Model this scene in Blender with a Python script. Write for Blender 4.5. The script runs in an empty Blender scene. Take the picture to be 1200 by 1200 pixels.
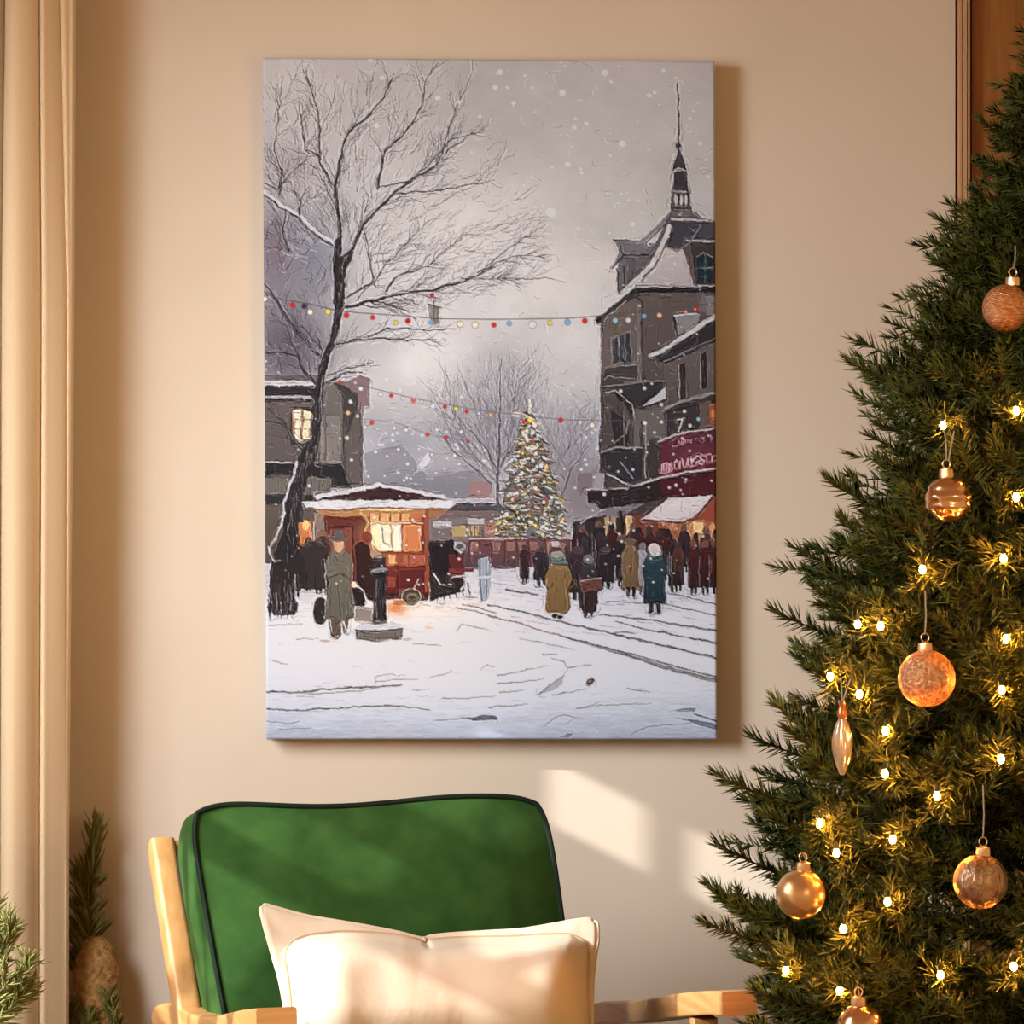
import numpy as np
import math, random
# ---------------------------------------------------------------- the winter-market picture printed on the canvas
class Painter:
    """A small software painter: works in units of the print (x 308-840, y 68-867), returns an RGB grid."""
    def __init__(s, x0, y0, x1, y1, w, h):
        s.x0, s.y0 = x0, y0
        s.W, s.H = w, h
        s.k = w / (x1 - x0)
        s.ky = h / (y1 - y0)
        s.a = np.zeros((h, w, 3), np.float32)
        s.X, s.Y = np.meshgrid(x0 + (np.arange(w) + .5) / s.k, y0 + (np.arange(h) + .5) / s.ky)
        s.X = s.X.astype(np.float32); s.Y = s.Y.astype(np.float32)
        s.rng = np.random.RandomState(7)
    def box(s, xa, ya, xb, yb):
        i0 = max(0, int((xa - s.x0) * s.k)); i1 = min(s.W, int((xb - s.x0) * s.k) + 2)
        j0 = max(0, int((ya - s.y0) * s.ky)); j1 = min(s.H, int((yb - s.y0) * s.ky) + 2)
        return (slice(j0, j1), slice(i0, i1)) if i1 > i0 and j1 > j0 else None
    def blend(s, sl, m, col):
        c = np.array(col, np.float32) / 255.
        s.a[sl] = s.a[sl] * (1 - m[..., None]) + c * m[..., None]
    def poly(s, pts, col, al=1., col2=None):
        xs = [p[0] for p in pts]; ys = [p[1] for p in pts]
        sl = s.box(min(xs), min(ys), max(xs), max(ys))
        if sl is None: return
        X, Y = s.X[sl], s.Y[sl]
        ins = np.zeros(X.shape, bool)
        n = len(pts)
        for i in range(n):
            ax, ay = pts[i]; bx, by = pts[(i + 1) % n]
            if ay == by: continue
            c = ((ay > Y) != (by > Y)) & (X < (bx - ax) * (Y - ay) / (by - ay) + ax)
            ins ^= c
        m = ins.astype(np.float32) * al
        if col2 is None:
            s.blend(sl, m, col)
        else:
            t = ((Y - min(ys)) / max(1e-3, max(ys) - min(ys)))[..., None]
            c = (np.array(col, np.float32) * (1 - t) + np.array(col2, np.float32) * t) / 255.
            s.a[sl] = s.a[sl] * (1 - m[..., None]) + c * m[..., None]
    def rect(s, x0, y0, x1, y1, col, al=1., col2=None):
        s.poly([(x0, y0), (x1, y0), (x1, y1), (x0, y1)], col, al, col2)
    def seg(s, ax, ay, bx, by, ra, rb, col, al=1.):
        r = max(ra, rb) + .8
        sl = s.box(min(ax, bx) - r, min(ay, by) - r, max(ax, bx) + r, max(ay, by) + r)
        if sl is None: return
        X, Y = s.X[sl], s.Y[sl]
        dx, dy = bx - ax, by - ay
        L = dx * dx + dy * dy + 1e-6
        t = np.clip(((X - ax) * dx + (Y - ay) * dy) / L, 0, 1)
        d = np.sqrt((X - ax - t * dx) ** 2 + (Y - ay - t * dy) ** 2)
        rr = ra + (rb - ra) * t
        m = np.clip((rr - d) * s.k + .5, 0, 1) * np.minimum(1, rr * 2.2) * al
        s.blend(sl, m, col)
    def line(s, pts, w0, w1, col, al=1., wob=0.):
        if wob:
            q = []
            for i in range(len(pts) - 1):
                (ax, ay), (bx, by) = pts[i], pts[i + 1]
                n = max(1, int(math.hypot(bx - ax, by - ay) / 7))
                for j in range(n):
                    t = j / n
                    q.append((ax + (bx - ax) * t + s.rng.uniform(-wob, wob), ay + (by - ay) * t + s.rng.uniform(-wob, wob)))
            q.append(pts[-1]); pts = q
        n = len(pts) - 1
        for i in range(n):
            s.seg(*pts[i], *pts[i + 1], .5 * (w0 + (w1 - w0) * i / n), .5 * (w0 + (w1 - w0) * (i + 1) / n), col, al)
        return pts
    def ell(s, cx, cy, rx, ry, col, al=1., soft=.5):
        sl = s.box(cx - rx - 1, cy - ry - 1, cx + rx + 1, cy + ry + 1)
        if sl is None: return
        d = np.sqrt(((s.X[sl] - cx) / rx) ** 2 + ((s.Y[sl] - cy) / ry) ** 2)
        m = np.clip((1 - d) * min(rx, ry) * s.k * soft + .5, 0, 1) * al
        s.blend(sl, m, col)
    def glow(s, cx, cy, rx, ry, col, al):
        sl = s.box(cx - 2.5 * rx, cy - 2.5 * ry, cx + 2.5 * rx, cy + 2.5 * ry)
        if sl is None: return
        d = ((s.X[sl] - cx) / rx) ** 2 + ((s.Y[sl] - cy) / ry) ** 2
        s.blend(sl, np.exp(-d) * al, col)
    def noise(s, cx, cy):
        """smooth noise with cells of cx by cy print units, -1..1"""
        nx = int(s.W / s.k / cx) + 3; ny = int(s.H / s.ky / cy) + 3
        g = s.rng.uniform(-1, 1, (ny, nx)).astype(np.float32)
        fx = np.arange(s.W) / s.k / cx; fy = np.arange(s.H) / s.ky / cy
        ix = fx.astype(int); iy = fy.astype(int)
        tx = fx - ix; ty = fy - iy
        tx = tx * tx * (3 - 2 * tx); ty = ty * ty * (3 - 2 * ty)
        r0 = g[iy][:, ix] * (1 - tx) + g[iy][:, ix + 1] * tx
        r1 = g[iy + 1][:, ix] * (1 - tx) + g[iy + 1][:, ix + 1] * tx
        return (r0 * (1 - ty)[:, None] + r1 * ty[:, None]).astype(np.float32)
    def branch(s, x, y, ang, ln, w, col, depth, up=0., al=1., bend=.35):
        n = max(3, int(ln / 6)); st = ln / n
        pts = [(x, y)]; a = ang
        kids = []
        for i in range(n):
            a += s.rng.uniform(-bend, bend) + up * math.cos(a) * -.06
            x += math.cos(a) * st; y += math.sin(a) * st
            pts.append((x, y))
            if depth > 0 and i > 0 and s.rng.rand() < .8:
                kids.append((x, y, a + s.rng.choice([-1, 1]) * s.rng.uniform(.3, .8), ln * s.rng.uniform(.3, .6) * (1 - .5 * i / n)))
        s.line(pts, w, max(.35, w * .4), col, al)
        for kx, ky, ka, kl in kids:
            if kl > 4: s.branch(kx, ky, ka, kl, w * .6, col, depth - 1, up, al * .93, bend)

def blur(a, r):
    for ax in (0, 1):
        p = [(0, 0)] * 3; p[ax] = (r, r)
        q = np.pad(a, p[:a.ndim], mode='edge')
        c = np.cumsum(q, axis=ax, dtype=np.float64)
        n = 2 * r + 1
        z = np.zeros_like(np.take(c, [0], ax))
        c = np.concatenate([z, c], ax)
        L = a.shape[ax]
        a = ((np.take(c, range(n, n + L), ax) - np.take(c, range(0, L), ax)) / n).astype(np.float32)
    return a

def paint_market():
    P = Painter(308, 68, 840, 867, 1000, 1500)
    R = P.rng
    X, Y = P.X, P.Y
    U = lambda ox, oy, pts: [(ox + p[0] * .23333, oy + p[1] * .23333) for p in pts]
    c1 = lambda *p: U(300, 60, p)
    c2 = lambda *p: U(570, 60, p)
    c3 = lambda *p: U(300, 330, p)
    c4 = lambda *p: U(570, 330, p)
    c5 = lambda *p: U(300, 600, p)
    c6 = lambda *p: U(570, 600, p)
    # sky
    def mixin(mask, col):
        P.a[:] = P.a * (1 - mask[..., None]) + np.array(col, np.float32) / 255. * mask[..., None]
    P.a[:] = np.array((188, 184, 181), np.float32) / 255.
    g = lambda cx, cy, rx, ry: np.exp(-(((X - cx) / rx) ** 2 + ((Y - cy) / ry) ** 2)).astype(np.float32)
    mixin(g(330, 80, 60, 60) * .6, (206, 202, 197))
    mixin(g(560, 290, 150, 80) * .95, (219, 214, 209))
    mixin(g(640, 330, 110, 60) * .8, (216, 211, 206))
    mixin(g(500, 420, 70, 50), (222, 217, 211))
    mixin(g(680, 400, 60, 60) * .9, (214, 209, 204))
    mixin(g(560, 100, 70, 60) * .5, (176, 172, 170))
    mixin(g(690, 260, 60, 30) * .5, (182, 178, 175))
    mixin(g(360, 300, 50, 60) * .95, (128, 131, 142))
    mixin(g(318, 300, 26, 60) * .9, (120, 106, 114))
    mixin(g(340, 400, 50, 60) * .95, (104, 97, 107))
    mixin(g(345, 195, 30, 30) * .5, (160, 148, 148))
    mixin(g(430, 400, 40, 40) * .5, (165, 163, 166))
    mixin(g(470, 520, 70, 45) * .9, (155, 155, 161))
    mixin(g(585, 500, 72, 58) * .8, (150, 148, 154))
    mixin(g(585, 430, 40, 30) * .45, (158, 156, 162))
    mixin(g(680, 515, 40, 50) * .75, (160, 158, 165))
    mixin(g(500, 575, 90, 22) * .9, (112, 111, 117))
    mixin(g(680, 580, 50, 50) * .8, (118, 104, 108))
    P.a += (P.noise(40, 30) * .018 + P.noise(14, 10) * .01)[..., None]
    # ---- distant houses
    P.poly([(480, 556), (500, 529), (503, 540), (488, 553)], (205, 203, 204))
    P.poly([(425, 590), (425, 530), (470, 520), (500, 560), (560, 548), (580, 590)], (122, 121, 128), .6)
    for i in range(60):
        x = R.uniform(425, 560); y = R.uniform(470, 580)
        P.line([(x, y), (x + R.uniform(4, 16), y + R.uniform(-4, 4))], .7, .5, (196, 195, 198) if R.rand() < .6 else (98, 96, 104), .6, .6)
    P.rect(549, 564, 575, 584, (152, 116, 114))
    P.rect(520, 583, 588, 590, (176, 170, 172))
    P.rect(505, 589, 590, 600, (84, 78, 82), 1, (62, 56, 60))
    # bare trees far away
    for bx, by, n, col, L in ((583, 566, 15, (112, 109, 114), 112), (672, 590, 10, (126, 121, 127), 80), (640, 575, 6, (120, 116, 122), 90)):
        for i in range(n):
            a = -math.pi / 2 + (i - (n - 1) / 2) / n * 2.3 + R.uniform(-.1, .1)
            P.branch(bx + R.uniform(-5, 5), by - R.uniform(0, 26), a, L * R.uniform(.75, 1.1), 1.7, col, 2, 1.2, .6, .16)
    for i in range(260):
        a = R.uniform(-2.75, -.4); r = R.uniform(70, 150)
        x = 585 + math.cos(a) * r * .62; y = 566 + math.sin(a) * r
        P.line([(x, y), (x + R.uniform(-3, 3), y - R.uniform(6, 15))], .8, .4, (118, 115, 120), .55, .8)
    P.line([(583, 600), (582, 560), (585, 500), (586, 420)], 4, .8, (84, 80, 84), .85, .8)
    P.line([(583, 552), (566, 520), (545, 500), (530, 480)], 2.2, .7, (84, 80, 84), .8, 1)
    P.line([(584, 545), (606, 515), (620, 470)], 2.2, .7, (84, 80, 84), .8, 1)
    P.line([(572, 565), (552, 545), (530, 528), (512, 500)], 2.4, .7, (88, 84, 88), .8, 1)
    P.line([(655, 590), (668, 550), (690, 520)], 2.4, .8, (92, 86, 90), .8, 1)
    # ---- house at the left
    P.rect(306, 440, 372, 612, (98, 88, 84), 1, (84, 76, 72))
    mixin(g(335, 412, 42, 36) * .8 * (Y < 447), (96, 88, 97))
    P.rect(366, 447, 424, 572, (108, 100, 94), 1, (92, 85, 80))
    P.rect(306, 446, 366, 453, (186, 183, 184)); P.rect(306, 452, 366, 464, (44, 42, 46)); P.rect(306, 464, 364, 467, (150, 145, 143)); P.rect(306, 467, 364, 471, (52, 48, 50))
    P.poly(c3((440, 505), (520, 470), (565, 480), (568, 625), (505, 630), (500, 550), (450, 545)), (128, 105, 106))
    P.poly(c3((380, 505), (440, 520), (505, 560), (505, 640), (520, 1020), (440, 1020), (425, 560)), (66, 60, 60))
    P.rect(374, 500, 379, 545, (124, 115, 108)); P.rect(381, 488, 398, 542, (122, 114, 108)); P.rect(400, 488, 403, 545, (74, 68, 66))
    P.poly(c3((505, 640), (525, 660), (522, 1010), (450, 1010), (440, 800)), (92, 84, 80))
    P.rect(339, 477, 366, 522, (62, 52, 48)); P.poly(c3((180, 645), (218, 645), (220, 810), (190, 780)), (228, 214, 178)); P.poly(c3((232, 650), (270, 655), (262, 790), (232, 790)), (226, 208, 168))
    P.line(c3((178, 640), (180, 790)), 2, 2, (158, 106, 74)); P.line(c3((226, 645), (228, 800)), 2.2, 2.2, (150, 104, 76)); P.line(c3((180, 690), (270, 695)), 1, 1, (90, 70, 60)); P.line(c3((180, 740), (266, 742)), 1, 1, (90, 70, 60))
    P.poly(c3((40, 905), (420, 905), (460, 1020), (360, 1030), (360, 980), (40, 970)), (40, 38, 41))
    P.line(c3((40, 905), (300, 912), (420, 905)), 2, 1.5, (170, 166, 166), .8, .5)
    P.rect(306, 560, 386, 582, (104, 96, 88)); P.rect(306, 580, 372, 591, (46, 43, 45)); P.rect(306, 591, 365, 660, (92, 82, 74), 1, (76, 62, 54))
    for x in (324, 352, 372, 392, 410): P.line([(x, 562), (x, 580)], 1, 1, (60, 55, 52), .7)
    P.poly(c5((200, 40), (270, 45), (275, 160), (210, 180)), (196, 112, 60)); P.ell(356, 616, 4, 6, (240, 188, 120))
    P.rect(366, 600, 380, 640, (130, 112, 98))
    # ---- ground
    gy = 668
    m = (Y > gy).astype(np.float32)
    base = np.zeros_like(P.a)
    t = np.clip((Y - gy) / 200, 0, 1)[..., None]
    cA, cB, cC = [np.array(c, np.float32) / 255. for c in ((192, 187, 190), (230, 226, 224), (162, 167, 180))]
    base[:] = np.where(t < .45, cA + (cB - cA) * (t / .45), cB + (cC - cB) * np.clip((t - .45) / .55, 0, 1) ** 1.35)
    P.a[:] = P.a * (1 - m[..., None]) + base * m[..., None]
    gm = m * g(540, 770, 170, 60); mixin(gm * .8, (240, 236, 232))
    mixin(m * g(480, 712, 90, 22) * .8, (236, 218, 198))
    mixin(m * g(760, 700, 90, 22) * .6, (204, 200, 204))
    mixin(m * g(330, 690, 60, 20) * .6, (186, 178, 176))
    nz = P.noise(30, 3) * .5 + P.noise(12, 2) * .5
    P.a += (m * nz * .045)[..., None]
    for i in range(110):
        x = R.uniform(308, 840); y = R.uniform(705, 866); L = R.uniform(5, 26)
        s = .26 if y < 760 and x > 560 else R.uniform(-.08, .08)
        d = R.rand() < .7
        P.line([(x, y), (x + L, y + s * L)], .8, .5, (150, 148, 154) if d else (246, 244, 244), R.uniform(.25, .6), .5)
    for i in range(90):
        x = R.uniform(570, 840); y = R.uniform(672, 740); L = R.uniform(8, 34)
        P.line([(x, y), (x + L, y + .16 * L)], 1.1, .6, (146, 140, 146) if R.rand() < .5 else (228, 226, 228), R.uniform(.3, .7), .5)
    for i in range(60):
        x = R.uniform(310, 560); y = R.uniform(690, 712); L = R.uniform(6, 22)
        P.line([(x, y), (x + L, y + R.uniform(-1, 1))], 1., .6, (150, 136, 130) if R.rand() < .5 else (240, 232, 224), R.uniform(.3, .6), .5)
    # ---- far middle wall behind the little fir
    P.rect(505, 598, 595, 630, (112, 94, 92)); P.rect(520, 607, 566, 614, (170, 166, 164)); P.rect(530, 616, 560, 628, (176, 152, 106)); P.rect(566, 610, 582, 628, (150, 108, 94))
    for x in range(530, 562, 5): P.line([(x, 616), (x, 628)], 1, 1, (92, 72, 56))
    P.rect(540, 629, 694, 664, (106, 66, 66), 1, (88, 60, 64)); P.line([(540, 631), (600, 630), (694, 624)], 2.6, 2.2, (178, 158, 160), 1, .4)
    for x in (550, 576, 592, 606, 620, 640, 652, 668): P.rect(x, 634, x + 9, 645, (150, 108, 92), .8); P.line([(x - 2, 632), (x - 2, 662)], 1, 1, (66, 40, 42), .8)
    P.rect(540, 658, 604, 666, (72, 62, 66), .7)
    # ---- the lit fir on the square
    P.poly([(620, 470), (600, 540), (584, 600), (580, 622), (600, 630), (640, 630), (664, 622), (656, 590), (640, 530)], (88, 88, 82), .85)
    for i in range(860):
        t = R.rand() ** .75; y = 480 + t * 150; hw = (4 + t * 42) * (1.0 + .16 * math.sin(y * .55))
        x = 621 + R.uniform(-1, 1) * hw
        c = [(58, 74, 62), (44, 62, 54), (210, 205, 198), (228, 224, 218), (150, 84, 66), (196, 166, 58), (120, 58, 54), (90, 92, 84)][R.choice(8, p=[.19, .15, .17, .09, .12, .07, .08, .13])]
        L = R.uniform(2, 6.5)
        d = 1 if x > 621 else -1
        P.line([(x, y), (x + d * L * .6, y + 1.2), (x + d * L, y + .2)], 1.9, .9, c, .95)
    for i in range(120):
        t = R.rand() ** .8; y = 486 + t * 140; x = 621 + R.uniform(-1, 1) * (3 + t * 40)
        r = R.uniform(1., 2.1)
        P.ell(x, y, r, r, [(250, 248, 240), (232, 204, 90), (196, 70, 54), (240, 226, 176)][R.choice(4, p=[.55, .2, .1, .15])])
    P.line([(621, 468), (620, 482)], 2.6, 4, (232, 226, 206), 1, .8)
    P.ell(604, 485, 5, 3, (222, 214, 186), .8); P.ell(621, 491, 4, 3, (238, 204, 60)); P.ell(613, 494, 2.4, 2.4, (206, 44, 34))
    # ---- kiosk
    P.rect(380, 588, 500, 698, (128, 66, 44), 1, (96, 40, 34))
    P.rect(378, 592, 426, 698, (98, 46, 36)); P.rect(384, 618, 412, 700, (120, 60, 46)); P.line([(383, 700), (383, 617), (411, 617), (412, 700)], 2, 2, (62, 28, 24))
    P.poly([(362, 592), (528, 592), (512, 606), (376, 604)], (176, 122, 76)); P.line([(362, 594), (445, 597), (526, 593)], 3.5, 2.5, (228, 196, 136), .9, .8)
    P.poly([(500, 598), (528, 592), (503, 612)], (150, 104, 70))
    for x in (432, 444, 456, 468): P.rect(x, 601, x + 10, 611, (214, 150, 92)); P.line([(x, 601), (x, 612)], 1, 1, (110, 56, 34))
    P.rect(480, 601, 492, 611, (190, 106, 62))
    P.glow(448, 628, 24, 18, (252, 226, 150), .7)
    P.rect(433, 614, 468, 646, (246, 228, 172)); P.rect(443, 618, 456, 642, (250, 240, 204)); P.rect(459, 615, 468, 645, (250, 242, 206)); P.rect(469, 615, 492, 646, (212, 134, 84)); P.rect(474, 617, 490, 643, (204, 120, 72))
    P.line([(432, 612), (494, 613)], 1.6, 1.6, (228, 190, 150), 1, .3); P.line([(456, 614), (457, 646)], 1.6, 1.6, (176, 116, 66)); P.line([(470, 614), (470, 646)], 1.6, 1.6, (170, 100, 56))
    P.line([(446, 616), (447, 634), (452, 638)], 1.2, 1.2, (150, 110, 70)); P.line([(432, 646), (494, 647)], 2, 2, (126, 62, 40))
    P.line([(421, 600), (430, 612), (424, 628)], 3, 2, (206, 158, 92), 1, 1)
    P.rect(450, 648, 498, 664, (150, 74, 50)); P.rect(454, 650, 462, 661, (224, 158, 92)); P.rect(470, 650, 476, 662, (170, 96, 66)); P.rect(480, 650, 494, 661, (172, 88, 62))
    P.rect(450, 664, 499, 696, (116, 42, 36), 1, (96, 32, 30)); P.line([(464, 664), (464, 694)], 1.4, 1.4, (72, 26, 24)); P.line([(450, 664), (498, 664)], 1.4, 1.4, (66, 24, 22)); P.rect(467, 668, 495, 690, (92, 34, 32)); P.rect(452, 676, 462, 688, (140, 64, 48))
    P.rect(496, 594, 501, 698, (150, 74, 50))
    P.rect(450, 694, 500, 702, (66, 34, 30)); P.glow(462, 712, 12, 7, (214, 120, 56), .95); P.ell(466, 706, 8, 3, (196, 96, 48), .8)
    P.poly([(371, 582), (443, 569), (520, 583), (520, 587), (371, 587)], (62, 36, 38))
    P.line([(369, 582), (405, 576), (443, 568), (480, 574), (519, 583)], 5, 4, (206, 202, 202), 1, .5)
    P.poly([(352, 588), (375, 586), (528, 586), (533, 590), (524, 595), (430, 594), (395, 597), (356, 594)], (216, 212, 212))
    P.line([(354, 595), (395, 598), (430, 595), (526, 596)], 1.2, 1.2, (70, 50, 44), .9, .4)
    # barrel lid, crates
    P.ell(480, 699, 11.5, 10, (206, 190, 160)); P.ell(480, 699, 10.2, 8.8, (76, 68, 52)); P.ell(480, 699, 6, 4, (126, 112, 82)); P.ell(480, 700, 4, 2.4, (70, 60, 46))
    P.line([(483, 690), (489, 678)], 1.2, .8, (220, 205, 180))
    # carriages between kiosk and lady
    P.rect(501, 606, 548, 634, (112, 100, 96), .9); P.rect(506, 610, 528, 616, (176, 172, 170)); P.rect(528, 616, 544, 629, (172, 146, 96))
    P.poly([(500, 634), (530, 632), (540, 660), (542, 692), (502, 704)], (42, 34, 36))
    P.poly([(503, 640), (526, 636), (524, 670), (506, 676)], (34, 28, 32)); P.poly([(524, 650), (542, 648), (543, 676), (528, 678)], (92, 36, 38))
    P.ell(537, 640, 7, 6, (150, 148, 148)); P.ell(537, 640, 4, 3.5, (84, 82, 84))
    P.line([(506, 671), (514, 684), (527, 684)], 2, 1.6, (200, 192, 184), 1, .4); P.line([(526, 668), (552, 668)], 4.5, 4, (122, 52, 50)); P.line([(528, 676), (556, 672)], 2, 1.6, (196, 190, 188))
    for x in (508, 516, 522, 530, 538, 546): P.line([(x, 682), (x + 3, 704 - (x - 508) * .2)], 1.8, 1.2, (54, 44, 44), 1, .6)
    P.line([(538, 690), (550, 674), (558, 672)], 2.2, 1.4, (206, 206, 208), 1, .6)
    # grey post like figure
    P.poly([(558, 655), (570, 652), (574, 668), (571, 702), (562, 704), (559, 676)], (152, 156, 164)); P.line([(560, 656), (563, 703)], 1.4, 1.2, (92, 94, 102)); P.line([(568, 655), (569, 700)], 1.4, 1.2, (106, 110, 116)); P.line([(557, 676), (573, 675)], 2.4, 2, (200, 204, 210)); P.line([(574, 660), (576, 690)], 1.2, 1, (220, 222, 226))
    # ---- houses at the right
    P.poly(c4((575, 190), (700, 80), (770, 20), (1170, 10), (1170, 1200), (560, 1200), (570, 700)), (98, 86, 80), 1, (70, 58, 56))
    P.poly(c4((575, 190), (700, 80), (760, 60), (790, 500), (580, 540)), (104, 91, 84))
    # upper storeys and roof
    P.poly(c2((665, 1010), (830, 1000), (760, 1180), (690, 1210), (665, 1210)), (100, 96, 98)); P.poly(c2((645, 942), (850, 955), (825, 1012), (690, 1018), (655, 1060), (632, 1085), (668, 1000)), (112, 110, 115))
    P.line(c2((640, 940), (800, 945)), 1.6, 1.4, (58, 56, 60)); P.line(c2((690, 1018), (825, 1015)), 2.2, 2.2, (54, 52, 56)); P.line(c2((668, 960), (690, 1015), (632, 1086)), 2.2, 1.8, (62, 58, 62), 1, .5); P.line(c2((660, 1085), (665, 1200)), 1.8, 1.8, (70, 66, 70))
    P.poly(c2((690, 1070), (700, 1070), (700, 1180), (690, 1180)), (60, 58, 62)); P.rect(735, 300, 745, 335, (88, 86, 92), .8)
    P.poly(c2((925, 800), (1060, 800), (1090, 830), (1170, 838), (1170, 1210), (690, 1210), (760, 1120), (850, 960)), (92, 86, 88))
    P.poly(c2((930, 845), (1080, 850), (1030, 950), (965, 990), (900, 962)), (66, 64, 72)); P.poly(c2((1085, 850), (1170, 850), (1170, 940), (1020, 945)), (72, 70, 78))
    P.poly(c2((885, 975), (990, 985), (1015, 1060), (1042, 1168), (745, 1165), (820, 1090)), (196, 187, 181), 1, (176, 168, 166))
    P.poly(c2((990, 980), (1030, 960), (1060, 1165), (1042, 1165)), (92, 78, 74)); P.poly(c2((1030, 955), (1170, 955), (1170, 1165), (1055, 1165)), (62, 55, 56))
    P.poly(c2((1062, 1020), (1095, 1005), (1140, 1020), (1140, 1155), (1060, 1155)), (30, 46, 52)); P.line(c2((1060, 1078), (1140, 1078)), 1.8, 1.8, (86, 96, 100)); P.line(c2((1100, 1010), (1100, 1150)), 1.6, 1.6, (84, 94, 98)); P.line(c2((1060, 1020), (1095, 1003), (1140, 1020)), 1.6, 1.6, (120, 116, 114))
    P.line(c2((790, 940), (860, 880), (935, 795)), 5, 3.5, (124, 120, 122)); P.line(c2((800, 955), (870, 890), (925, 830)), 1.6, 1.6, (56, 54, 58))
    P.line(c2((925, 870), (880, 980), (830, 1070), (760, 1140), (695, 1205)), 5, 7, (206, 201, 197), 1, .4); P.line(c2((940, 880), (895, 985), (850, 1070), (790, 1130)), 1.6, 1.6, (58, 54, 58), 1, .4)
    P.line(c2((935, 832), (1085, 840), (1170, 838)), 2.4, 2.2, (178, 174, 174)); P.line(c2((1010, 942), (1170, 944)), 2.4, 2.4, (176, 172, 172)); P.line(c2((905, 970), (960, 992), (1030, 950), (1080, 858)), 2, 1.6, (120, 116, 120))
    # spire
    P.line(c2((968, 150), (970, 300), (972, 450)), 1.2, 2.2, (58, 56, 60)); P.ell(796.5, 168, 3.4, 3, (52, 50, 54))
    P.poly(c2((968, 470), (978, 490), (1008, 560), (1012, 590), (940, 590), (945, 560), (960, 510)), (62, 60, 66)); P.poly(c2((945, 595), (1008, 590), (1020, 690), (940, 690)), (56, 54, 60)); P.poly(c2((935, 690), (1025, 690), (1032, 785), (928, 785)), (84, 76, 76))
    P.line(c2((940, 590), (975, 580), (1012, 592)), 1.6, 1.6, (170, 167, 166)); P.line(c2((935, 694), (1028, 694)), 2.4, 2.4, (138, 132, 132)); P.line(c2((935, 778), (1030, 778)), 2.4, 2.4, (52, 48, 52)); P.poly(c2((930, 785), (1035, 785), (1065, 820), (920, 820)), (104, 98, 100))
    for x in (955, 982, 1008): P.ell(570 + x * .2333, 60 + 735 * .2333, 1.8, 6, (196, 190, 186)); P.line(c2((x + 13, 705), (x + 13, 775)), 1.6, 1.6, (54, 50, 54))
    P.line(c2((945, 600), (938, 690)), .9, .9, (150, 147, 150)); P.line(c2((940, 560), (965, 500)), .8, .8, (150, 147, 150))
    # eaves of the tower house
    P.poly(c4((745, 22), (1170, 14), (1170, 46), (765, 50)), (34, 32, 36)); P.line(c4((690, 10), (745, 20), (1170, 10)), 2.5, 2, (160, 155, 155))
    P.poly(c4((735, 25), (780, 60), (700, 100), (600, 190), (555, 205), (545, 185), (640, 100)), (54, 50, 53)); P.line(c4((745, 18), (650, 95), (540, 188)), 2.6, 1.6, (196, 192, 190), 1, .4); P.line(c4((700, 90), (590, 190)), 1.4, 1.4, (150, 145, 143))
    P.line(c4((745, 60), (785, 90), (782, 200), (790, 520)), 3, 3, (66, 60, 60)); P.line(c4((765, 110), (768, 510)), 5, 5, (112, 106, 105))
    P.poly(c4((620, 275), (725, 235), (732, 402), (630, 412)), (120, 112, 108)); P.poly(c4((630, 285), (660, 270), (665, 400), (636, 404)), (58, 62, 68)); P.poly(c4((668, 268), (692, 258), (698, 398), (672, 400)), (62, 66, 72)); P.poly(c4((698, 256), (720, 250), (726, 396), (702, 396)), (52, 56, 62))
    P.poly(c4((600, 425), (690, 410), (755, 415), (755, 482), (580, 530), (580, 490)), (70, 62, 62)); P.line(c4((605, 425), (750, 408)), 2, 2, (140, 132, 130)); P.line(c4((580, 500), (610, 470), (745, 480)), 1.4, 1.4, (128, 120, 118), 1, .5)
    P.poly(c4((575, 520), (700, 500), (800, 495), (905, 490), (885, 545), (770, 625), (720, 640), (640, 560), (575, 545)), (54, 50, 52)); P.line(c4((575, 525), (790, 495), (900, 492)), 1.6, 1.6, (120, 114, 112))
    P.poly(c4((640, 545), (700, 560), (740, 640), (700, 690), (680, 620)), (38, 34, 37)); P.line(c4((600, 550), (650, 540), (730, 610), (740, 660)), 1.6, 1.6, (142, 135, 132))
    P.poly(c4((575, 560), (690, 600), (740, 690), (740, 820), (560, 850), (570, 690)), (78, 68, 66)); P.poly(c4((625, 640), (700, 690), (720, 810), (640, 820)), (46, 42, 44)); P.line(c4((640, 810), (700, 760), (715, 690)), 1.6, 1.6, (128, 120, 116), 1, .6); P.line(c4((690, 640), (690, 820)), 1.4, 1.4, (110, 102, 98))
    P.rect(741, 492, 752, 545, (70, 62, 60)); P.poly(c4((740, 650), (905, 620), (905, 780), (740, 830)), (104, 95, 90)); P.line(c4((780, 700), (775, 990)), 4, 4, (64, 57, 56)); P.line(c4((800, 700), (795, 980)), 1.4, 1.4, (144, 136, 130)); P.poly(c4((815, 790), (870, 780), (868, 970), (815, 985)), (60, 56, 54))
    P.poly(c4((575, 850), (740, 820), (780, 830), (780, 990), (690, 1010), (575, 930)), (48, 46, 50))
    P.line(c4((575, 850), (650, 830), (780, 828)), 2, 2, (150, 144, 142), .9, .6); P.line(c4((600, 960), (660, 990), (700, 1010)), 1.6, 1.6, (206, 202, 200), 1, .6); P.line(c4((670, 900), (735, 980)), 1.4, 1.4, (146, 140, 140)); P.line(c4((735, 1035), (760, 1010), (870, 985)), 1.4, 1.4, (190, 180, 176)); P.rect(696, 553, 707, 572, (156, 148, 147)); P.rect(678, 553, 693, 580, (122, 108, 110))
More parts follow.
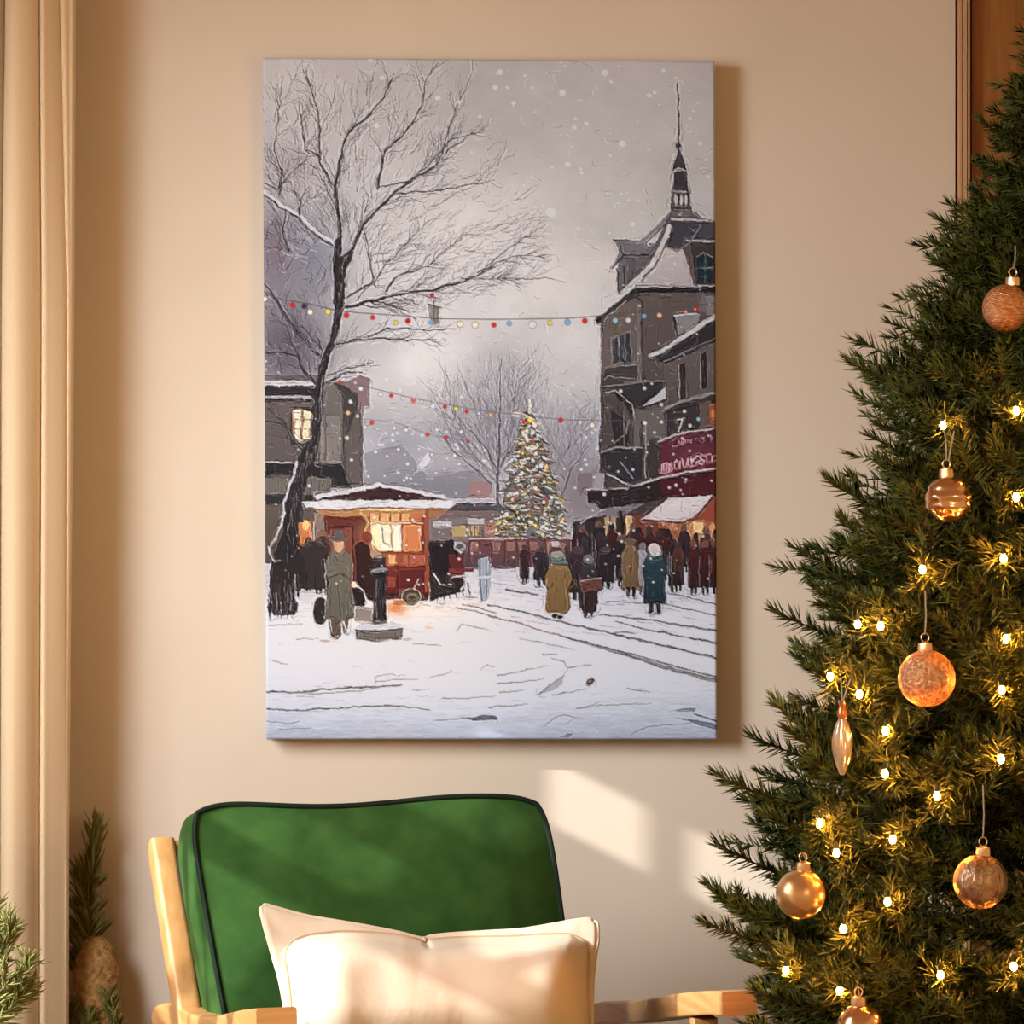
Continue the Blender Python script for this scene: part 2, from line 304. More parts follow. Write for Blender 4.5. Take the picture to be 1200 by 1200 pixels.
    # lower house
    P.poly(c4((890, 390), (1170, 250), (1170, 570), (905, 635)), (104, 93, 88), 1, (88, 78, 73)); P.poly(c4((855, 370), (1170, 165), (1170, 290), (905, 405), (870, 392)), (48, 45, 47)); P.line(c4((825, 365), (880, 345), (1170, 152)), 4.5, 6, (204, 199, 196), 1, .4); P.line(c4((890, 395), (1170, 268)), 1.4, 1.4, (110, 102, 98))
    P.poly(c4((950, 165), (1075, 150), (1060, 215), (960, 265)), (136, 132, 132)); P.line(c4((945, 168), (960, 262)), 2.6, 2, (52, 48, 50)); P.line(c4((950, 162), (1060, 150)), 2.4, 2, (196, 192, 190)); P.poly(c4((1065, 130), (1090, 40), (1120, 110), (1110, 150)), (110, 104, 104)); P.poly(c4((1100, 60), (1170, 60), (1170, 150), (1110, 160)), (126, 121, 121))
    for x in (985, 1092): P.poly(c4((x - 12, 410 - (x - 985) * .5), (x + 14, 395 - (x - 985) * .5), (x + 16, 585 - (x - 985) * .55), (x - 12, 592 - (x - 985) * .55)), (52, 36, 38)); P.line(c4((x - 16, 412 - (x - 985) * .5), (x - 16, 590 - (x - 985) * .55)), 1.2, 1.2, (150, 140, 134))
    P.poly(c4((765, 640), (830, 580), (900, 522), (902, 580), (800, 625)), (190, 185, 183)); P.line(c4((770, 632), (905, 585)), 2.4, 2, (46, 42, 44)); P.poly(c4((905, 625), (1170, 555), (1170, 735), (1000, 755), (905, 775)), (58, 50, 51)); P.line(c4((905, 630), (1000, 590), (1170, 548)), 3, 3, (138, 130, 126), 1, .5); P.line(c4((905, 650), (1170, 585)), 1.6, 1.6, (40, 36, 38))
    P.poly(c4((1070, 600), (1130, 590), (1130, 720), (1075, 735)), (96, 82, 74)); P.poly(c4((1120, 610), (1170, 595), (1170, 720), (1125, 720)), (150, 86, 56)); P.ell(836, 484, 3, 5, (206, 118, 66)); P.line(c4((955, 690), (985, 680), (960, 760), (940, 770)), 2, 1.2, (222, 212, 186), 1, .8)
    # the maroon sign
    P.poly(c4((868, 800), (930, 770), (1010, 750), (1170, 728), (1170, 935), (1000, 955), (868, 980)), (86, 40, 54), 1, (104, 42, 50)); P.glow(812, 532, 20, 12, (122, 62, 72), .5)
    P.line(c4((865, 800), (930, 768), (1010, 748), (1170, 726)), 2.2, 2, (196, 178, 172)); P.line(c4((700, 1045), (870, 982), (1000, 955), (1170, 928)), 2.4, 2.2, (204, 178, 172), 1, .3)
    S = lambda pts: [(760 + p[0] * .0708, 490 + p[1] * .0708) for p in pts]
    pk = (206, 160, 158); pd = (180, 128, 130)
    for st in ([(445, 310), (375, 365), (400, 440), (470, 430)], [(480, 410), (500, 350), (530, 400), (500, 425)], [(540, 350), (550, 420), (575, 400), (575, 330)], [(605, 325), (605, 405)], [(640, 390), (640, 330), (670, 380)], [(690, 350), (720, 330), (695, 380), (730, 380)], [(780, 325), (810, 325)], [(930, 290), (895, 310), (915, 345)], [(1025, 250), (1025, 350)], [(1050, 265), (1052, 330)]):
        P.line(S(st), .9, .8, pk, .85)
    for st in ([(225, 880), (225, 760), (290, 730), (340, 750), (345, 860)], [(255, 860), (255, 770)], [(285, 870), (290, 760)], [(320, 760), (320, 870)], [(375, 720), (380, 850)], [(420, 820), (420, 730), (460, 670), (490, 740), (490, 810), (450, 830), (420, 800)], [(515, 700), (515, 820)], [(535, 660), (590, 800)], [(590, 800), (630, 780), (630, 650)], [(650, 650), (650, 760), (690, 775)], [(710, 630), (715, 770), (800, 750)], [(740, 700), (800, 610), (830, 620)], [(790, 720), (840, 690)], [(930, 620), (870, 590), (850, 650), (915, 690), (890, 745), (830, 730)], [(950, 590), (955, 700), (1040, 710), (1050, 600)], [(975, 590), (1025, 570)], [(1075, 600), (1130, 580)], [(1085, 680), (1130, 660)]):
        P.line(S(st), 2.1, 1.9, pd, .95); P.line([(x + .4, y - .4) for x, y in S(st)], .8, .8, (226, 190, 186), .8)
    # fascia and awnings
    P.poly(c4((505, 1045), (700, 1035), (870, 990), (1000, 962), (1170, 938), (1170, 1065), (900, 1082), (700, 1125), (560, 1135), (545, 1110), (505, 1105)), (42, 34, 36)); P.poly(c4((860, 1000), (1170, 945), (1170, 1070), (890, 1085)), (78, 28, 33)); P.line(c4((505, 1042), (700, 1032)), 2, 2, (160, 154, 154), 1, .4)
    P.poly(c4((470, 1210), (590, 1135), (750, 1110), (790, 1110), (640, 1200), (560, 1220)), (122, 112, 116)); P.poly(c6((430, 45), (600, 10), (600, 50), (540, 110), (540, 150), (430, 150)), (46, 42, 44)); P.line(c4((470, 1208), (580, 1140)), 1.6, 1.6, (176, 168, 170))
    P.rect(700, 606, 738, 640, (62, 48, 44)); P.rect(708, 605, 721, 640, (168, 134, 96)); P.rect(733, 604, 740, 630, (206, 166, 112)); P.line([(714, 604), (714, 640)], 1.4, 1.4, (84, 62, 48)); P.line([(727, 600), (728, 640)], 5, 5, (44, 36, 36))
    P.rect(741, 602, 842, 650, (112, 58, 46)); P.rect(770, 606, 842, 640, (146, 82, 58)); P.rect(812, 610, 824, 624, (238, 206, 142)); P.glow(815, 620, 16, 10, (236, 166, 96), .6); P.ell(834, 617, 3.6, 6, (214, 146, 92)); P.ell(788, 616, 5, 4, (186, 116, 80)); P.ell(800, 620, 4, 5, (196, 110, 66)); P.rect(770, 618, 784, 632, (70, 34, 32))
    for x in (776, 788, 798, 806): P.line([(x, 606), (x, 616)], 1.2, 1, (214, 150, 110), .8)
    P.poly(c4((775, 1190), (912, 1082), (1135, 1068), (1090, 1130), (1035, 1190), (980, 1200)), (226, 212, 206), 1, (208, 194, 190)); P.line(c4((775, 1192), (985, 1205), (1040, 1185), (1140, 1070)), 2, 1.8, (84, 44, 40)); P.poly(c4((1045, 1190), (1150, 1075), (1170, 1075), (1170, 1200)), (150, 70, 48))
    # ---- people: background groups
    def person(x, yt, yb, w, col, head=None, dark=None):
        h = yb - yt
        P.ell(x, yt + h * .07, w * .27, h * .085, head or (70, 54, 50))
        P.poly([(x - w * .28, yt + h * .13), (x + w * .28, yt + h * .13), (x + w * .5, yt + h * .3), (x + w * .45, yt + h * .55), (x + w * .48, yt + h * .9), (x - w * .48, yt + h * .9), (x - w * .45, yt + h * .55), (x - w * .5, yt + h * .3)], col, 1, dark)
        P.line([(x - w * .15, yt + h * .88), (x - w * .15, yb)], w * .2, w * .2, (34, 28, 28)); P.line([(x + w * .15, yt + h * .88), (x + w * .17, yb)], w * .2, w * .2, (34, 28, 28))
        P.line([(x - w * .5, yt + h * .3), (x - w * .47, yt + h * .88)], .8, .8, (196, 188, 184), .45, .4); P.line([(x + w * .05, yt + h * .3), (x, yt + h * .85)], .7, .7, (26, 22, 22), .6, .5)
    for i in range(34):
        x = R.uniform(672, 842); yb = R.uniform(664, 692) - max(0, (700 - x)) * .2
        person(x, yb - R.uniform(48, 60), yb, R.uniform(11, 15), [(46, 38, 42), (56, 42, 44), (70, 34, 34), (40, 34, 38), (88, 50, 42)][R.randint(5)], [(64, 50, 48), (104, 74, 60), (40, 34, 36)][R.randint(3)], (36, 28, 30))
    for x, a, b, w, c in ((613, 638, 682, 12, (62, 34, 38)), (633, 641, 684, 20, (48, 42, 46)), (650, 634, 676, 16, (92, 60, 56)), (676, 640, 700, 24, (58, 40, 44)), (708, 640, 686, 24, (40, 36, 40)), (664, 640, 680, 14, (70, 48, 50))):
        person(x, a, b, w, c, (74, 58, 58) if x != 650 else (190, 180, 172), (40, 32, 34))
    person(752, 636, 694, 15, (150, 144, 146), (120, 110, 112))
    person(738, 630, 697, 21, (124, 96, 64), (106, 82, 62), (104, 78, 54))
    person(766, 637, 715, 28, (42, 62, 70), (206, 188, 182), (30, 46, 54)); P.line([(757, 670), (779, 672)], 1.4, 1.4, (24, 36, 42)); P.ell(767, 645, 6.5, 6, (204, 184, 176))
    for x in (812, 826, 838): person(x, 632, 694, 15, (76, 34, 32), (120, 70, 56), (50, 22, 24))
    # lady in brown
    person(688, 650, 720, 22, (56, 50, 54), (110, 106, 108), (40, 34, 38))
    P.poly([(676, 680), (704, 678), (706, 690), (700, 692), (698, 716), (682, 719), (676, 700)], (52, 36, 36)); P.poly([(679, 680), (703, 677), (705, 690), (682, 693)], (98, 58, 52)); P.line([(680, 680), (703, 677)], 1.4, 1.2, (176, 140, 128)); P.line([(683, 694), (684, 717)], 1, 1, (90, 76, 74))
    P.poly([(645, 660), (664, 660), (669, 676), (666, 690), (667, 712), (664, 718), (640, 718), (637, 712), (640, 690), (636, 684), (639, 672)], (134, 102, 62), 1, (118, 88, 52))
    P.line([(637, 682), (641, 690), (647, 682)], 1.2, 1.2, (84, 62, 40)); P.line([(668, 676), (672, 684), (666, 690)], 2, 1.2, (98, 72, 46)); P.line([(651, 670), (650, 716)], .8, .8, (92, 68, 42), .8, .4); P.line([(660, 668), (661, 716)], .8, .8, (96, 72, 44), .7, .4)
    P.poly([(643, 650), (652, 645), (662, 650), (664, 660), (644, 661)], (94, 104, 96)); P.ell(652, 649, 7.5, 4, (150, 142, 128)); P.line([(644, 655), (652, 657), (663, 655)], 2, 2, (60, 74, 68)); P.line([(643, 660), (664, 661)], 1.4, 1.4, (54, 64, 60)); P.ell(648, 721, 3, 2.4, (34, 26, 26)); P.ell(655, 722, 3.6, 2.4, (34, 26, 26))
    # dark group round the trunk
    for i in range(10):
        x = R.uniform(340, 382); yb = R.uniform(680, 700)
        person(x, yb - 60, yb, 14, [(84, 72, 68), (58, 48, 50), (72, 48, 44), (50, 42, 44)][i % 4], [(120, 92, 76), (62, 50, 48)][i % 2], (40, 34, 36))
    P.poly([(350, 640), (362, 632), (378, 640), (380, 690), (352, 690)], (50, 42, 42))
    P.poly([(414, 640), (426, 632), (434, 646), (438, 668), (438, 704), (424, 702), (416, 690)], (52, 30, 30)); P.ell(428, 630, 6.5, 8, (128, 58, 40)); P.poly([(430, 634), (440, 642), (446, 650), (434, 654)], (178, 132, 96)); P.poly([(404, 690), (420, 680), (428, 700), (424, 710), (404, 712)], (38, 30, 30)); P.ell(413, 685, 3.4, 3.2, (224, 184, 150)); P.line([(411, 683), (424, 692), (428, 706)], 1.8, 1.4, (226, 206, 184), 1, .5)
    P.ell(373, 716, 8.5, 16, (44, 38, 38)); P.rect(414, 712, 434, 728, (120, 100, 88), .8)
    # man in the grey coat
    P.poly([(385, 722), (398, 722), (397, 744), (387, 746)], (92, 72, 58)); P.poly([(398, 724), (408, 724), (404, 742), (400, 742)], (110, 92, 76)); P.line([(383, 726), (386, 744), (393, 748), (398, 742)], 1.6, 1.2, (50, 40, 36)); P.line([(400, 728), (406, 743)], 1.6, 1.2, (226, 214, 200))
    P.poly([(385, 645), (392, 642), (400, 643), (408, 650), (410, 668), (408, 682), (411, 700), (413, 724), (400, 727), (378, 725), (380, 700), (383, 682), (378, 672), (380, 656)], (106, 98, 84), 1, (94, 88, 76))
    P.line([(378, 672), (383, 678), (396, 672), (402, 674)], 1.3, 1.1, (62, 56, 48), .9, .5); P.line([(399, 674), (408, 680)], 1.3, 1.1, (66, 60, 52)); P.line([(389, 648), (393, 658)], 1.2, 1, (66, 60, 52)); P.line([(394, 684), (397, 722)], .9, .9, (70, 64, 54), .9, .5); P.line([(386, 684), (384, 722)], .8, .8, (70, 64, 54), .7, .5); P.line([(404, 690), (406, 722)], .8, .8, (72, 66, 56), .7, .5)
    P.line([(378, 656), (380, 690), (377, 724)], 1., 1., (206, 196, 178), .6, .4); P.line([(411, 660), (410, 690), (414, 722)], 1., 1., (206, 196, 178), .5, .4)
    P.poly([(389, 634), (401, 634), (401, 641), (396, 648), (390, 643)], (206, 158, 122)); P.poly([(391, 620), (399, 621), (402, 631), (388, 632)], (88, 84, 82)); P.line([(383, 632), (394, 634), (405, 632)], 2.6, 2.2, (96, 92, 90)); P.line([(386, 631), (403, 631)], .9, .9, (50, 44, 42))
    # bollard
    P.poly([(436, 672), (450, 672), (451, 728), (434, 728)], (44, 38, 40)); P.line([(439, 680), (439, 722)], 2, 1.6, (84, 78, 80)); P.line([(447, 682), (448, 724)], 1.4, 1.4, (26, 22, 24)); P.ell(442.5, 670, 10.5, 5.4, (60, 56, 60)); P.ell(442.5, 667.5, 9.5, 2.6, (132, 128, 130)); P.ell(442.5, 674, 8.5, 2, (30, 27, 29)); P.rect(436.5, 656, 449, 664, (42, 38, 40)); P.ell(442.5, 655, 6.6, 4.6, (48, 44, 47)); P.ell(441.5, 652.4, 4.6, 1.6, (160, 156, 158))
    P.poly([(413, 737), (422, 730), (440, 727), (460, 730), (470, 736), (469, 746), (460, 749), (430, 750), (414, 747)], (124, 114, 106), 1, (98, 88, 80)); P.poly([(413, 737), (424, 729), (440, 732), (458, 728), (470, 735), (455, 738), (425, 738)], (196, 194, 196)); P.line([(414, 738), (440, 739), (470, 736)], 1.4, 1.2, (60, 54, 50)); P.line([(414, 748), (440, 751), (468, 748)], 1.6, 1.2, (70, 62, 58), .9, .4)
    for x in (424, 437, 451, 461): P.line([(x, 739), (x, 749)], .9, .9, (84, 76, 70))
    # ---- the great bare tree
    K = (44, 40, 42); K2 = (64, 60, 63); K3 = (96, 93, 96)
    for i in range(520):                                        # fine haze of twigs, fanning out from the crown
        a = R.uniform(-2.9, -.15); r = R.uniform(40, 225) if R.rand() < .7 else R.uniform(30, 130)
        x = 397 + math.cos(a) * r; y = 318 + math.sin(a) * r * 1.02
        if x < 306 or y < 66: continue
        P.branch(x, y, a + R.uniform(-.4, .4), R.uniform(10, 30), .95, [(96, 93, 96), (122, 119, 120), (206, 203, 201), (70, 67, 69)][R.choice(4, p=[.4, .25, .15, .2])], 1, .6, .6, .3)
    for i in range(150):
        x = R.uniform(440, 630); y = 350 - (x - 470) * .3 + R.uniform(-60, 25)
        P.branch(x, y, R.uniform(-.9, .1), R.uniform(12, 30), .9, K3, 1, .4, .5, .3)
    for i in range(110):
        x = R.uniform(308, 385); y = R.uniform(190, 440)
        P.branch(x, y, R.uniform(-2.6, -.6), R.uniform(14, 40), 1., [(82, 78, 84), (150, 147, 152), (60, 56, 60)][R.randint(3)], 1, .4, .6, .35)
    def limb(pts, w0, w1, col=K, kids=6, kl=(26, 60), spread=.8, dep=2, wob=1.):
        w0 *= .72; w1 *= .8
        q = P.line(pts, w0, w1, (58, 54, 56) if w0 < 3.2 else col, 1., wob)
        P.line([(x - .9, y - 1.) for x, y in q], w0 * .3, .5, (176, 173, 174), .5)
        for i in range(kids * 2):
            t = R.uniform(.12, .98); j = min(len(q) - 2, int(t * (len(q) - 1)))
            a = math.atan2(q[j + 1][1] - q[j][1], q[j + 1][0] - q[j][0])
            P.branch(q[j][0], q[j][1], a + R.choice([-1, 1]) * R.uniform(.2, spread), R.uniform(*kl) * (1.15 - .55 * t), max(.8, w0 * .3 * (1.1 - t)), K2, dep, .8, .85, .2)
    limb(c1((410, 1000), (420, 900), (398, 680), (420, 560), (440, 450), (490, 380), (560, 330), (640, 240), (700, 110)), 7, 1.2, K, 10)
    limb(c1((398, 690), (390, 680), (340, 600), (310, 520), (250, 490), (240, 420), (230, 330), (215, 250)), 4, .9, K, 8, (20, 48))
    limb(c1((320, 540), (320, 400), (310, 280), (275, 180), (240, 90)), 3.4, .8, K, 8, (20, 44))
    limb(c1((425, 1060), (490, 980), (530, 880), (600, 800), (700, 710), (790, 640), (900, 570), (960, 500), (1060, 430)), 7, 1, K, 10)
    limb(c1((610, 680), (650, 500), (740, 420), (830, 290), (860, 130), (920, 60)), 4.4, .8, K, 9, (22, 52))
    limb(c1((700, 712), (900, 700), (1050, 670), (1200, 645)), 2.2, .8, K, 6, (18, 40))
    limb(c1((620, 680), (780, 650), (920, 560), (1000, 300), (1110, 60)), 2.4, .7, K2, 6, (18, 40))
    limb(c1((780, 640), (880, 560), (980, 440), (1150, 400)), 2., .7, K2, 5, (18, 40))
    limb(c1((120, 720), (130, 600), (90, 500), (110, 350), (140, 130)), 3, .7, K2, 8, (18, 40))
    limb(c1((120, 680), (180, 610), (260, 540)), 2., .7, K2, 4, (14, 30))
    limb(c1((160, 1000), (130, 900), (150, 800), (110, 760)), 4, 1.4, K2, 4, (14, 30))
    limb(c1((600, 1180), (570, 1080), (560, 960), (535, 880)), 2.4, 1, K, 4, (14, 30))
    limb(c1((430, 1250), (600, 1150), (640, 1080), (720, 1000), (790, 930), (870, 850)), 3.4, .8, K, 8, (20, 44))
    limb(c1((650, 1200), (720, 1120), (860, 1080), (950, 1000), (1080, 900)), 3, .8, K, 8, (20, 40))
    limb(c3((420, 130), (480, 125), (560, 100), (700, 62), (880, 40), (1040, -5), (1200, -80)), 7, 2, K, 12, (24, 56))
    limb([(560, 318), (600, 300), (640, 297)], 2, .8, K, 6, (18, 36)); limb([(540, 325), (590, 326), (640, 324), (665, 330)], 1.8, .7, K, 6, (14, 32)); limb([(570, 312), (596, 290), (640, 262)], 1.6, .7, K2, 5, (14, 30))
    limb(c3((320, 385), (400, 315), (480, 295), (600, 280), (760, 295), (900, 290)), 4, 1, K, 9, (18, 40))
    limb(c3((560, 275), (660, 235), (760, 235), (900, 240), (1010, 235)), 2.4, .8, K, 6, (14, 30))
    limb(c3((310, 362), (260, 320), (200, 250), (150, 170), (100, 100), (40, 10)), 5, 2.4, K, 7, (16, 40))
    limb(c3((300, 525), (250, 470), (215, 420), (205, 370), (130, 355), (40, 362)), 5, 1.6, K, 5, (14, 34))
    limb(c3((200, 360), (170, 300), (150, 240)), 3, 1.4, K2, 3, (12, 24))
    limb(c3((320, 525), (400, 480), (460, 450), (530, 455)), 4, 1.4, K, 5, (12, 30))
    limb(c3((350, 470), (440, 440), (520, 420), (590, 400)), 2.2, .8, K2, 4, (12, 26))
    limb(c3((230, 840), (190, 800), (160, 745), (110, 710), (45, 700)), 5, 2.2, K, 4, (12, 30)); limb(c3((140, 720), (90, 660), (45, 590)), 2, 1, K2, 3, (10, 24))
    limb(c3((330, 350), (310, 320), (240, 240), (200, 220)), 2.4, 1, K2, 3, (10, 20))
    # snowy bough
    q = c1((20, 690), (120, 768), (220, 830), (310, 915), (395, 968))
    P.line([(x, y + 2) for x, y in q], 4, 6, (70, 66, 70), 1, .6); P.line(q, 3.4, 4, (214, 212, 214), 1, .8)
    limb(c1((220, 830), (225, 740), (270, 680)), 2.4, .8, (150, 148, 152), 4, (14, 30)); limb(c1((30, 660), (110, 700), (130, 600)), 1.6, .8, K2, 2, (10, 20))
    # trunk
    P.poly(c3((395, 95), (385, 200), (365, 290), (330, 370), (310, 430), (298, 520), (272, 540), (278, 600), (272, 700), (275, 780), (230, 840), (205, 890), (195, 960), (160, 1030), (130, 1100), (118, 1210), (230, 1210), (225, 1110), (250, 990), (290, 900), (310, 800), (330, 640), (335, 540), (350, 440), (375, 350), (410, 250), (440, 130)), K)
    P.poly(c1((395, 950), (385, 1060), (395, 1300), (440, 1300), (450, 1100), (490, 1010), (480, 990), (430, 1030), (425, 920)), K); P.poly(c3((395, -30), (385, 110), (420, 160), (445, 120), (432, -30)), K)
    P.poly(c5((135, 0), (120, 120), (75, 220), (60, 300), (50, 480), (80, 520), (190, 515), (185, 400), (230, 380), (240, 250), (205, 180), (195, 60), (205, 0)), (42, 36, 37))
    for i in range(26):
        x = 311 + R.uniform(0, 36); y = 716 + R.uniform(-6, 3)
        P.poly([(x - 2.5, y - 8), (x + 2.5, y - 8), (x + R.uniform(-2, 2), y + R.uniform(2, 9))], (42, 36, 37))
        P.line([(x, y - R.uniform(4, 40)), (x + R.uniform(-2, 2), y + 4)], 1, .7, [(120, 112, 110), (196, 190, 188), (90, 60, 54)][i % 3], .6, .8)
    P.line(c3((198, 900), (190, 960), (160, 1030), (132, 1110), (122, 1200)), 3.4, 2, (178, 176, 178), .9, .8); P.line(c5((130, 0), (120, 60), (90, 130), (60, 190)), 3, 1.6, (190, 186, 184), .9, 1.); P.line(c5((50, 180), (80, 240), (110, 240)), 2.4, 1.6, (176, 170, 166), .9, 1.2)
    for i in range(46):
        t = R.rand(); x = 352 - t * 18 + R.uniform(-7, 7) + (R.uniform(0, 26) if t < .4 else 0); y = 520 + t * 190
        P.line([(x, y), (x + R.uniform(-3, 3), y + R.uniform(6, 15))], .9, .6, (104, 98, 98) if R.rand() < .6 else (24, 20, 22), .65, .8)
    for i in range(90):
        t = R.rand(); q = [(404, 290), (398, 360), (382, 410), (373, 470), (366, 520), (350, 560), (336, 610)]
        f = t * 6; n = min(5, int(f)); f -= n
        x = q[n][0] + (q[n + 1][0] - q[n][0]) * f + R.uniform(-4, 4); y = q[n][1] + (q[n + 1][1] - q[n][1]) * f
        P.line([(x, y), (x + R.uniform(-3, 1), y + R.uniform(5, 12))], .9, .5, [(118, 112, 112), (24, 21, 23), (160, 156, 156)][R.choice(3, p=[.5, .3, .2])], .6, .7)
    P.line(c3((335, 470), (318, 560), (325, 640), (318, 760)), 1.2, 1., (150, 146, 146), .7, .6); P.line(c3((268, 770), (240, 790), (275, 775)), 1.6, 1, (160, 156, 154), .8); P.line(c3((440, 120), (540, 95), (690, 58), (860, 32)), 1.4, .8, (220, 217, 216), .75, .6)
    # lantern
    P.poly(c3((862, 110), (920, 125), (915, 210), (890, 212), (868, 170)), (136, 128, 120)); P.line(c3((890, 60), (890, 115)), 1.4, 1.4, (70, 64, 62)); P.line(c3((862, 112), (920, 126)), 1.6, 1.6, (86, 80, 76)); P.line(c3((892, 120), (895, 208)), 1.1, 1.1, (92, 86, 80))
    # ---- tram rails, ruts, footprints
    D = (86, 82, 86)
    for pts, w0, w1 in ((c6((0, 462), (200, 505), (420, 562), (700, 625), (940, 680), (1170, 738)), 1.6, 2.6), (c6((560, 512), (800, 535), (1000, 570), (1170, 596)), 1.3, 2.2), (c6((640, 548), (860, 600), (1170, 660)), 1.2, 2.2), (c6((640, 600), (740, 605)), 1.6, 1.2), (c6((90, 385), (250, 415)), 2.4, 1.4), (c6((600, 445), (900, 460), (1170, 520)), 1., 1.2), (c6((900, 400), (1170, 465)), 1., 1.6)):
        P.line(pts, w0, w1, D, .9, .4)
    P.line(c6((0, 520), (140, 552), (330, 612)), 1.4, 1.4, (156, 100, 84), .9, .4); P.poly(c6((320, 606), (500, 655), (700, 710), (900, 768), (1170, 840), (1170, 862), (900, 790), (700, 725), (500, 665)), (128, 122, 122)); P.line(c6((320, 606), (700, 706), (1170, 832)), 1.2, 1.8, (78, 72, 72), .9, .4); P.line([(540, 708), (560, 712), (580, 718)], 1.6, 1.2, (126, 98, 88), .9, .4)
    P.line(c5((1000, 480), (1090, 495), (1200, 525)), 1.6, 1.4, (120, 108, 106), .8, .4)
    P.line(c5((40, 900), (230, 905), (330, 888), (460, 882), (560, 878), (720, 868)), 2.4, 1.8, D, .85, .6); P.line(c5((240, 912), (420, 905), (600, 885)), 1.2, 1, (130, 126, 130), .8, .5); P.line(c5((40, 988), (220, 995), (420, 985), (600, 972), (760, 978), (860, 992)), 2., 1., D, .85, .5); P.poly(c5((1040, 1035), (1120, 1022), (1200, 1022), (1200, 1040), (1090, 1050)), (92, 96, 106)); P.poly(c6((0, 1020), (50, 1030), (0, 1042)), (92, 96, 106)); P.line(c5((890, 1045), (1040, 1035)), 1, 1.4, (120, 122, 130), .8); P.line(c5((40, 1050), (140, 1060), (200, 1050)), 1.2, 1, (130, 130, 138), .8, .5); P.line(c5((100, 1090), (260, 1085)), 1.2, .8, (130, 132, 142), .8, .5)
    P.poly(c6((258, 912), (300, 870), (380, 825), (375, 860), (330, 890)), (168, 164, 164)); P.line(c6((258, 912), (300, 875), (382, 822)), .9, .9, (88, 84, 86)); P.ell(690, 798.5, 4.6, 4, (92, 66, 62)); P.ell(690, 798, 3, 2.2, (126, 96, 92)); P.line([(688, 803), (694, 796)], 1, 1, (40, 32, 32))
    for pts in (((45, 820), (160, 800), (300, 768)), ((50, 860), (180, 850), (280, 835)), ((55, 905), (110, 902), (180, 893)), ((320, 918), (420, 903), (500, 885)), ((0, 980), (90, 972), (200, 962)), ((270, 712), (350, 714)), ((320, 735), (380, 750), (400, 790), (370, 830)), ((400, 780), (520, 765)), ((160, 635), (280, 655), (440, 690)), ((490, 975), (560, 955)), ((300, 1060), (350, 1020), (440, 1030), (390, 1060)), ((700, 885), (820, 905)), ((720, 1115), (800, 1075), (1020, 1060)), ((440, 985), (600, 968), (830, 958))):
        P.line(c6(*pts), 1.3, .7, (128, 124, 126), .8, .5)
    P.poly(c6((940, 990), (1050, 980), (1040, 1000), (970, 1004)), (130, 130, 138)); P.poly(c6((940, 1030), (1060, 1045), (1170, 1070), (1170, 1100), (1040, 1062)), (112, 112, 122)); P.line(c6((1040, 1015), (1170, 1055)), 1.8, 2, (84, 84, 94)); P.poly(c6((360, 1130), (400, 1108), (430, 1112), (400, 1130)), (122, 122, 130))
    for pts in (((590, 870), (590, 825), (640, 815), (740, 820)), ((590, 850), (720, 838), (800, 842)), ((860, 830), (940, 815), (975, 795)), ((770, 895), (860, 885)), ((1000, 600), (1020, 565), (1090, 575), (1180, 600)), ((1120, 790), (1150, 768), (1190, 775)), ((930, 935), (1060, 935), (1200, 920)), ((780, 660), (920, 672)), ((60, 745), (150, 765)), ((50, 570), (220, 560)), ((190, 640), (300, 635))):
        P.line(c5(*pts), 1.1, .7, (140, 134, 132), .75, .5)
    P.ell(378, 751, 6, 1.6, (186, 166, 150)); P.ell(474, 749, 6, 1.8, (190, 176, 166)); P.ell(500, 735, 5, 2, (216, 186, 150), .7); P.line([(345, 816), (365, 816)], 1.6, 1.2, (196, 158, 140), .8)
    # ---- masonry strokes on the houses
    for (xa, ya, xb, yb, n) in ((306, 470, 425, 600, 90), (704, 345, 840, 600, 170), (735, 260, 840, 340, 50)):
        for i in range(n):
            x = R.uniform(xa, xb); y = R.uniform(ya, yb)
            if xa == 735 and x < 800: continue
            a = R.choice([0, 1.57, -.4]); L = R.uniform(4, 14)
            P.line([(x, y), (x + math.cos(a) * L, y + math.sin(a) * L)], .8, .6, (152, 142, 136) if R.rand() < .45 else (40, 35, 36), R.uniform(.2, .5), .5)

    # ---- brush strokes that follow the drawing
    def strokes(n, lo, hi, amp, al, edge):
        L = blur(P.a.mean(2), 3)
        gyy, gxx = np.gradient(L)
        J11, J22, J12 = blur(gxx * gxx, 4), blur(gyy * gyy, 4), blur(gxx * gyy, 4)
        th = .5 * np.arctan2(2 * J12, J11 - J22) + math.pi / 2
        E = np.sqrt(J11 + J22)
        E = np.clip(E / np.percentile(E, 92), 0, 1)
        src = blur(P.a, 1)
        done = 0
        while done < n:
            x = R.uniform(308, 840); y = R.uniform(68, 867)
            i = min(P.W - 1, int((x - 308) * P.k)); j = min(P.H - 1, int((y - 68) * P.ky))
            if R.rand() > edge * E[j, i] + (1 - edge) * .12: continue
            done += 1
            c = src[j, i] * 255
            d = R.choice([-1, 1], p=[.52, .48]) * R.uniform(.4, 1) * amp
            if y > 708 and c.mean() > 150: d *= .45
            c = np.clip(c + d, 12, 248)
            pts = [(x, y)]; pa = None
            m = int(R.uniform(lo, hi) / 3)
            for q in range(m):
                i = int((x - 308) * P.k); j = int((y - 68) * P.ky)
                if not (0 <= i < P.W and 0 <= j < P.H): break
                a = th[j, i] + R.uniform(-.25, .25)
                if pa is not None and math.cos(a - pa) < 0: a += math.pi
                pa = a
                x += math.cos(a) * 3; y += math.sin(a) * 3
                pts.append((x, y))
            if len(pts) > 2: P.line(pts, 1.05, .55, c, al)
    strokes(9000, 7, 22, 44, .5, .97)
    strokes(5000, 5, 14, 70, .5, 1.)
    # ---- hand-painted wobble and contour halo
    a = P.a
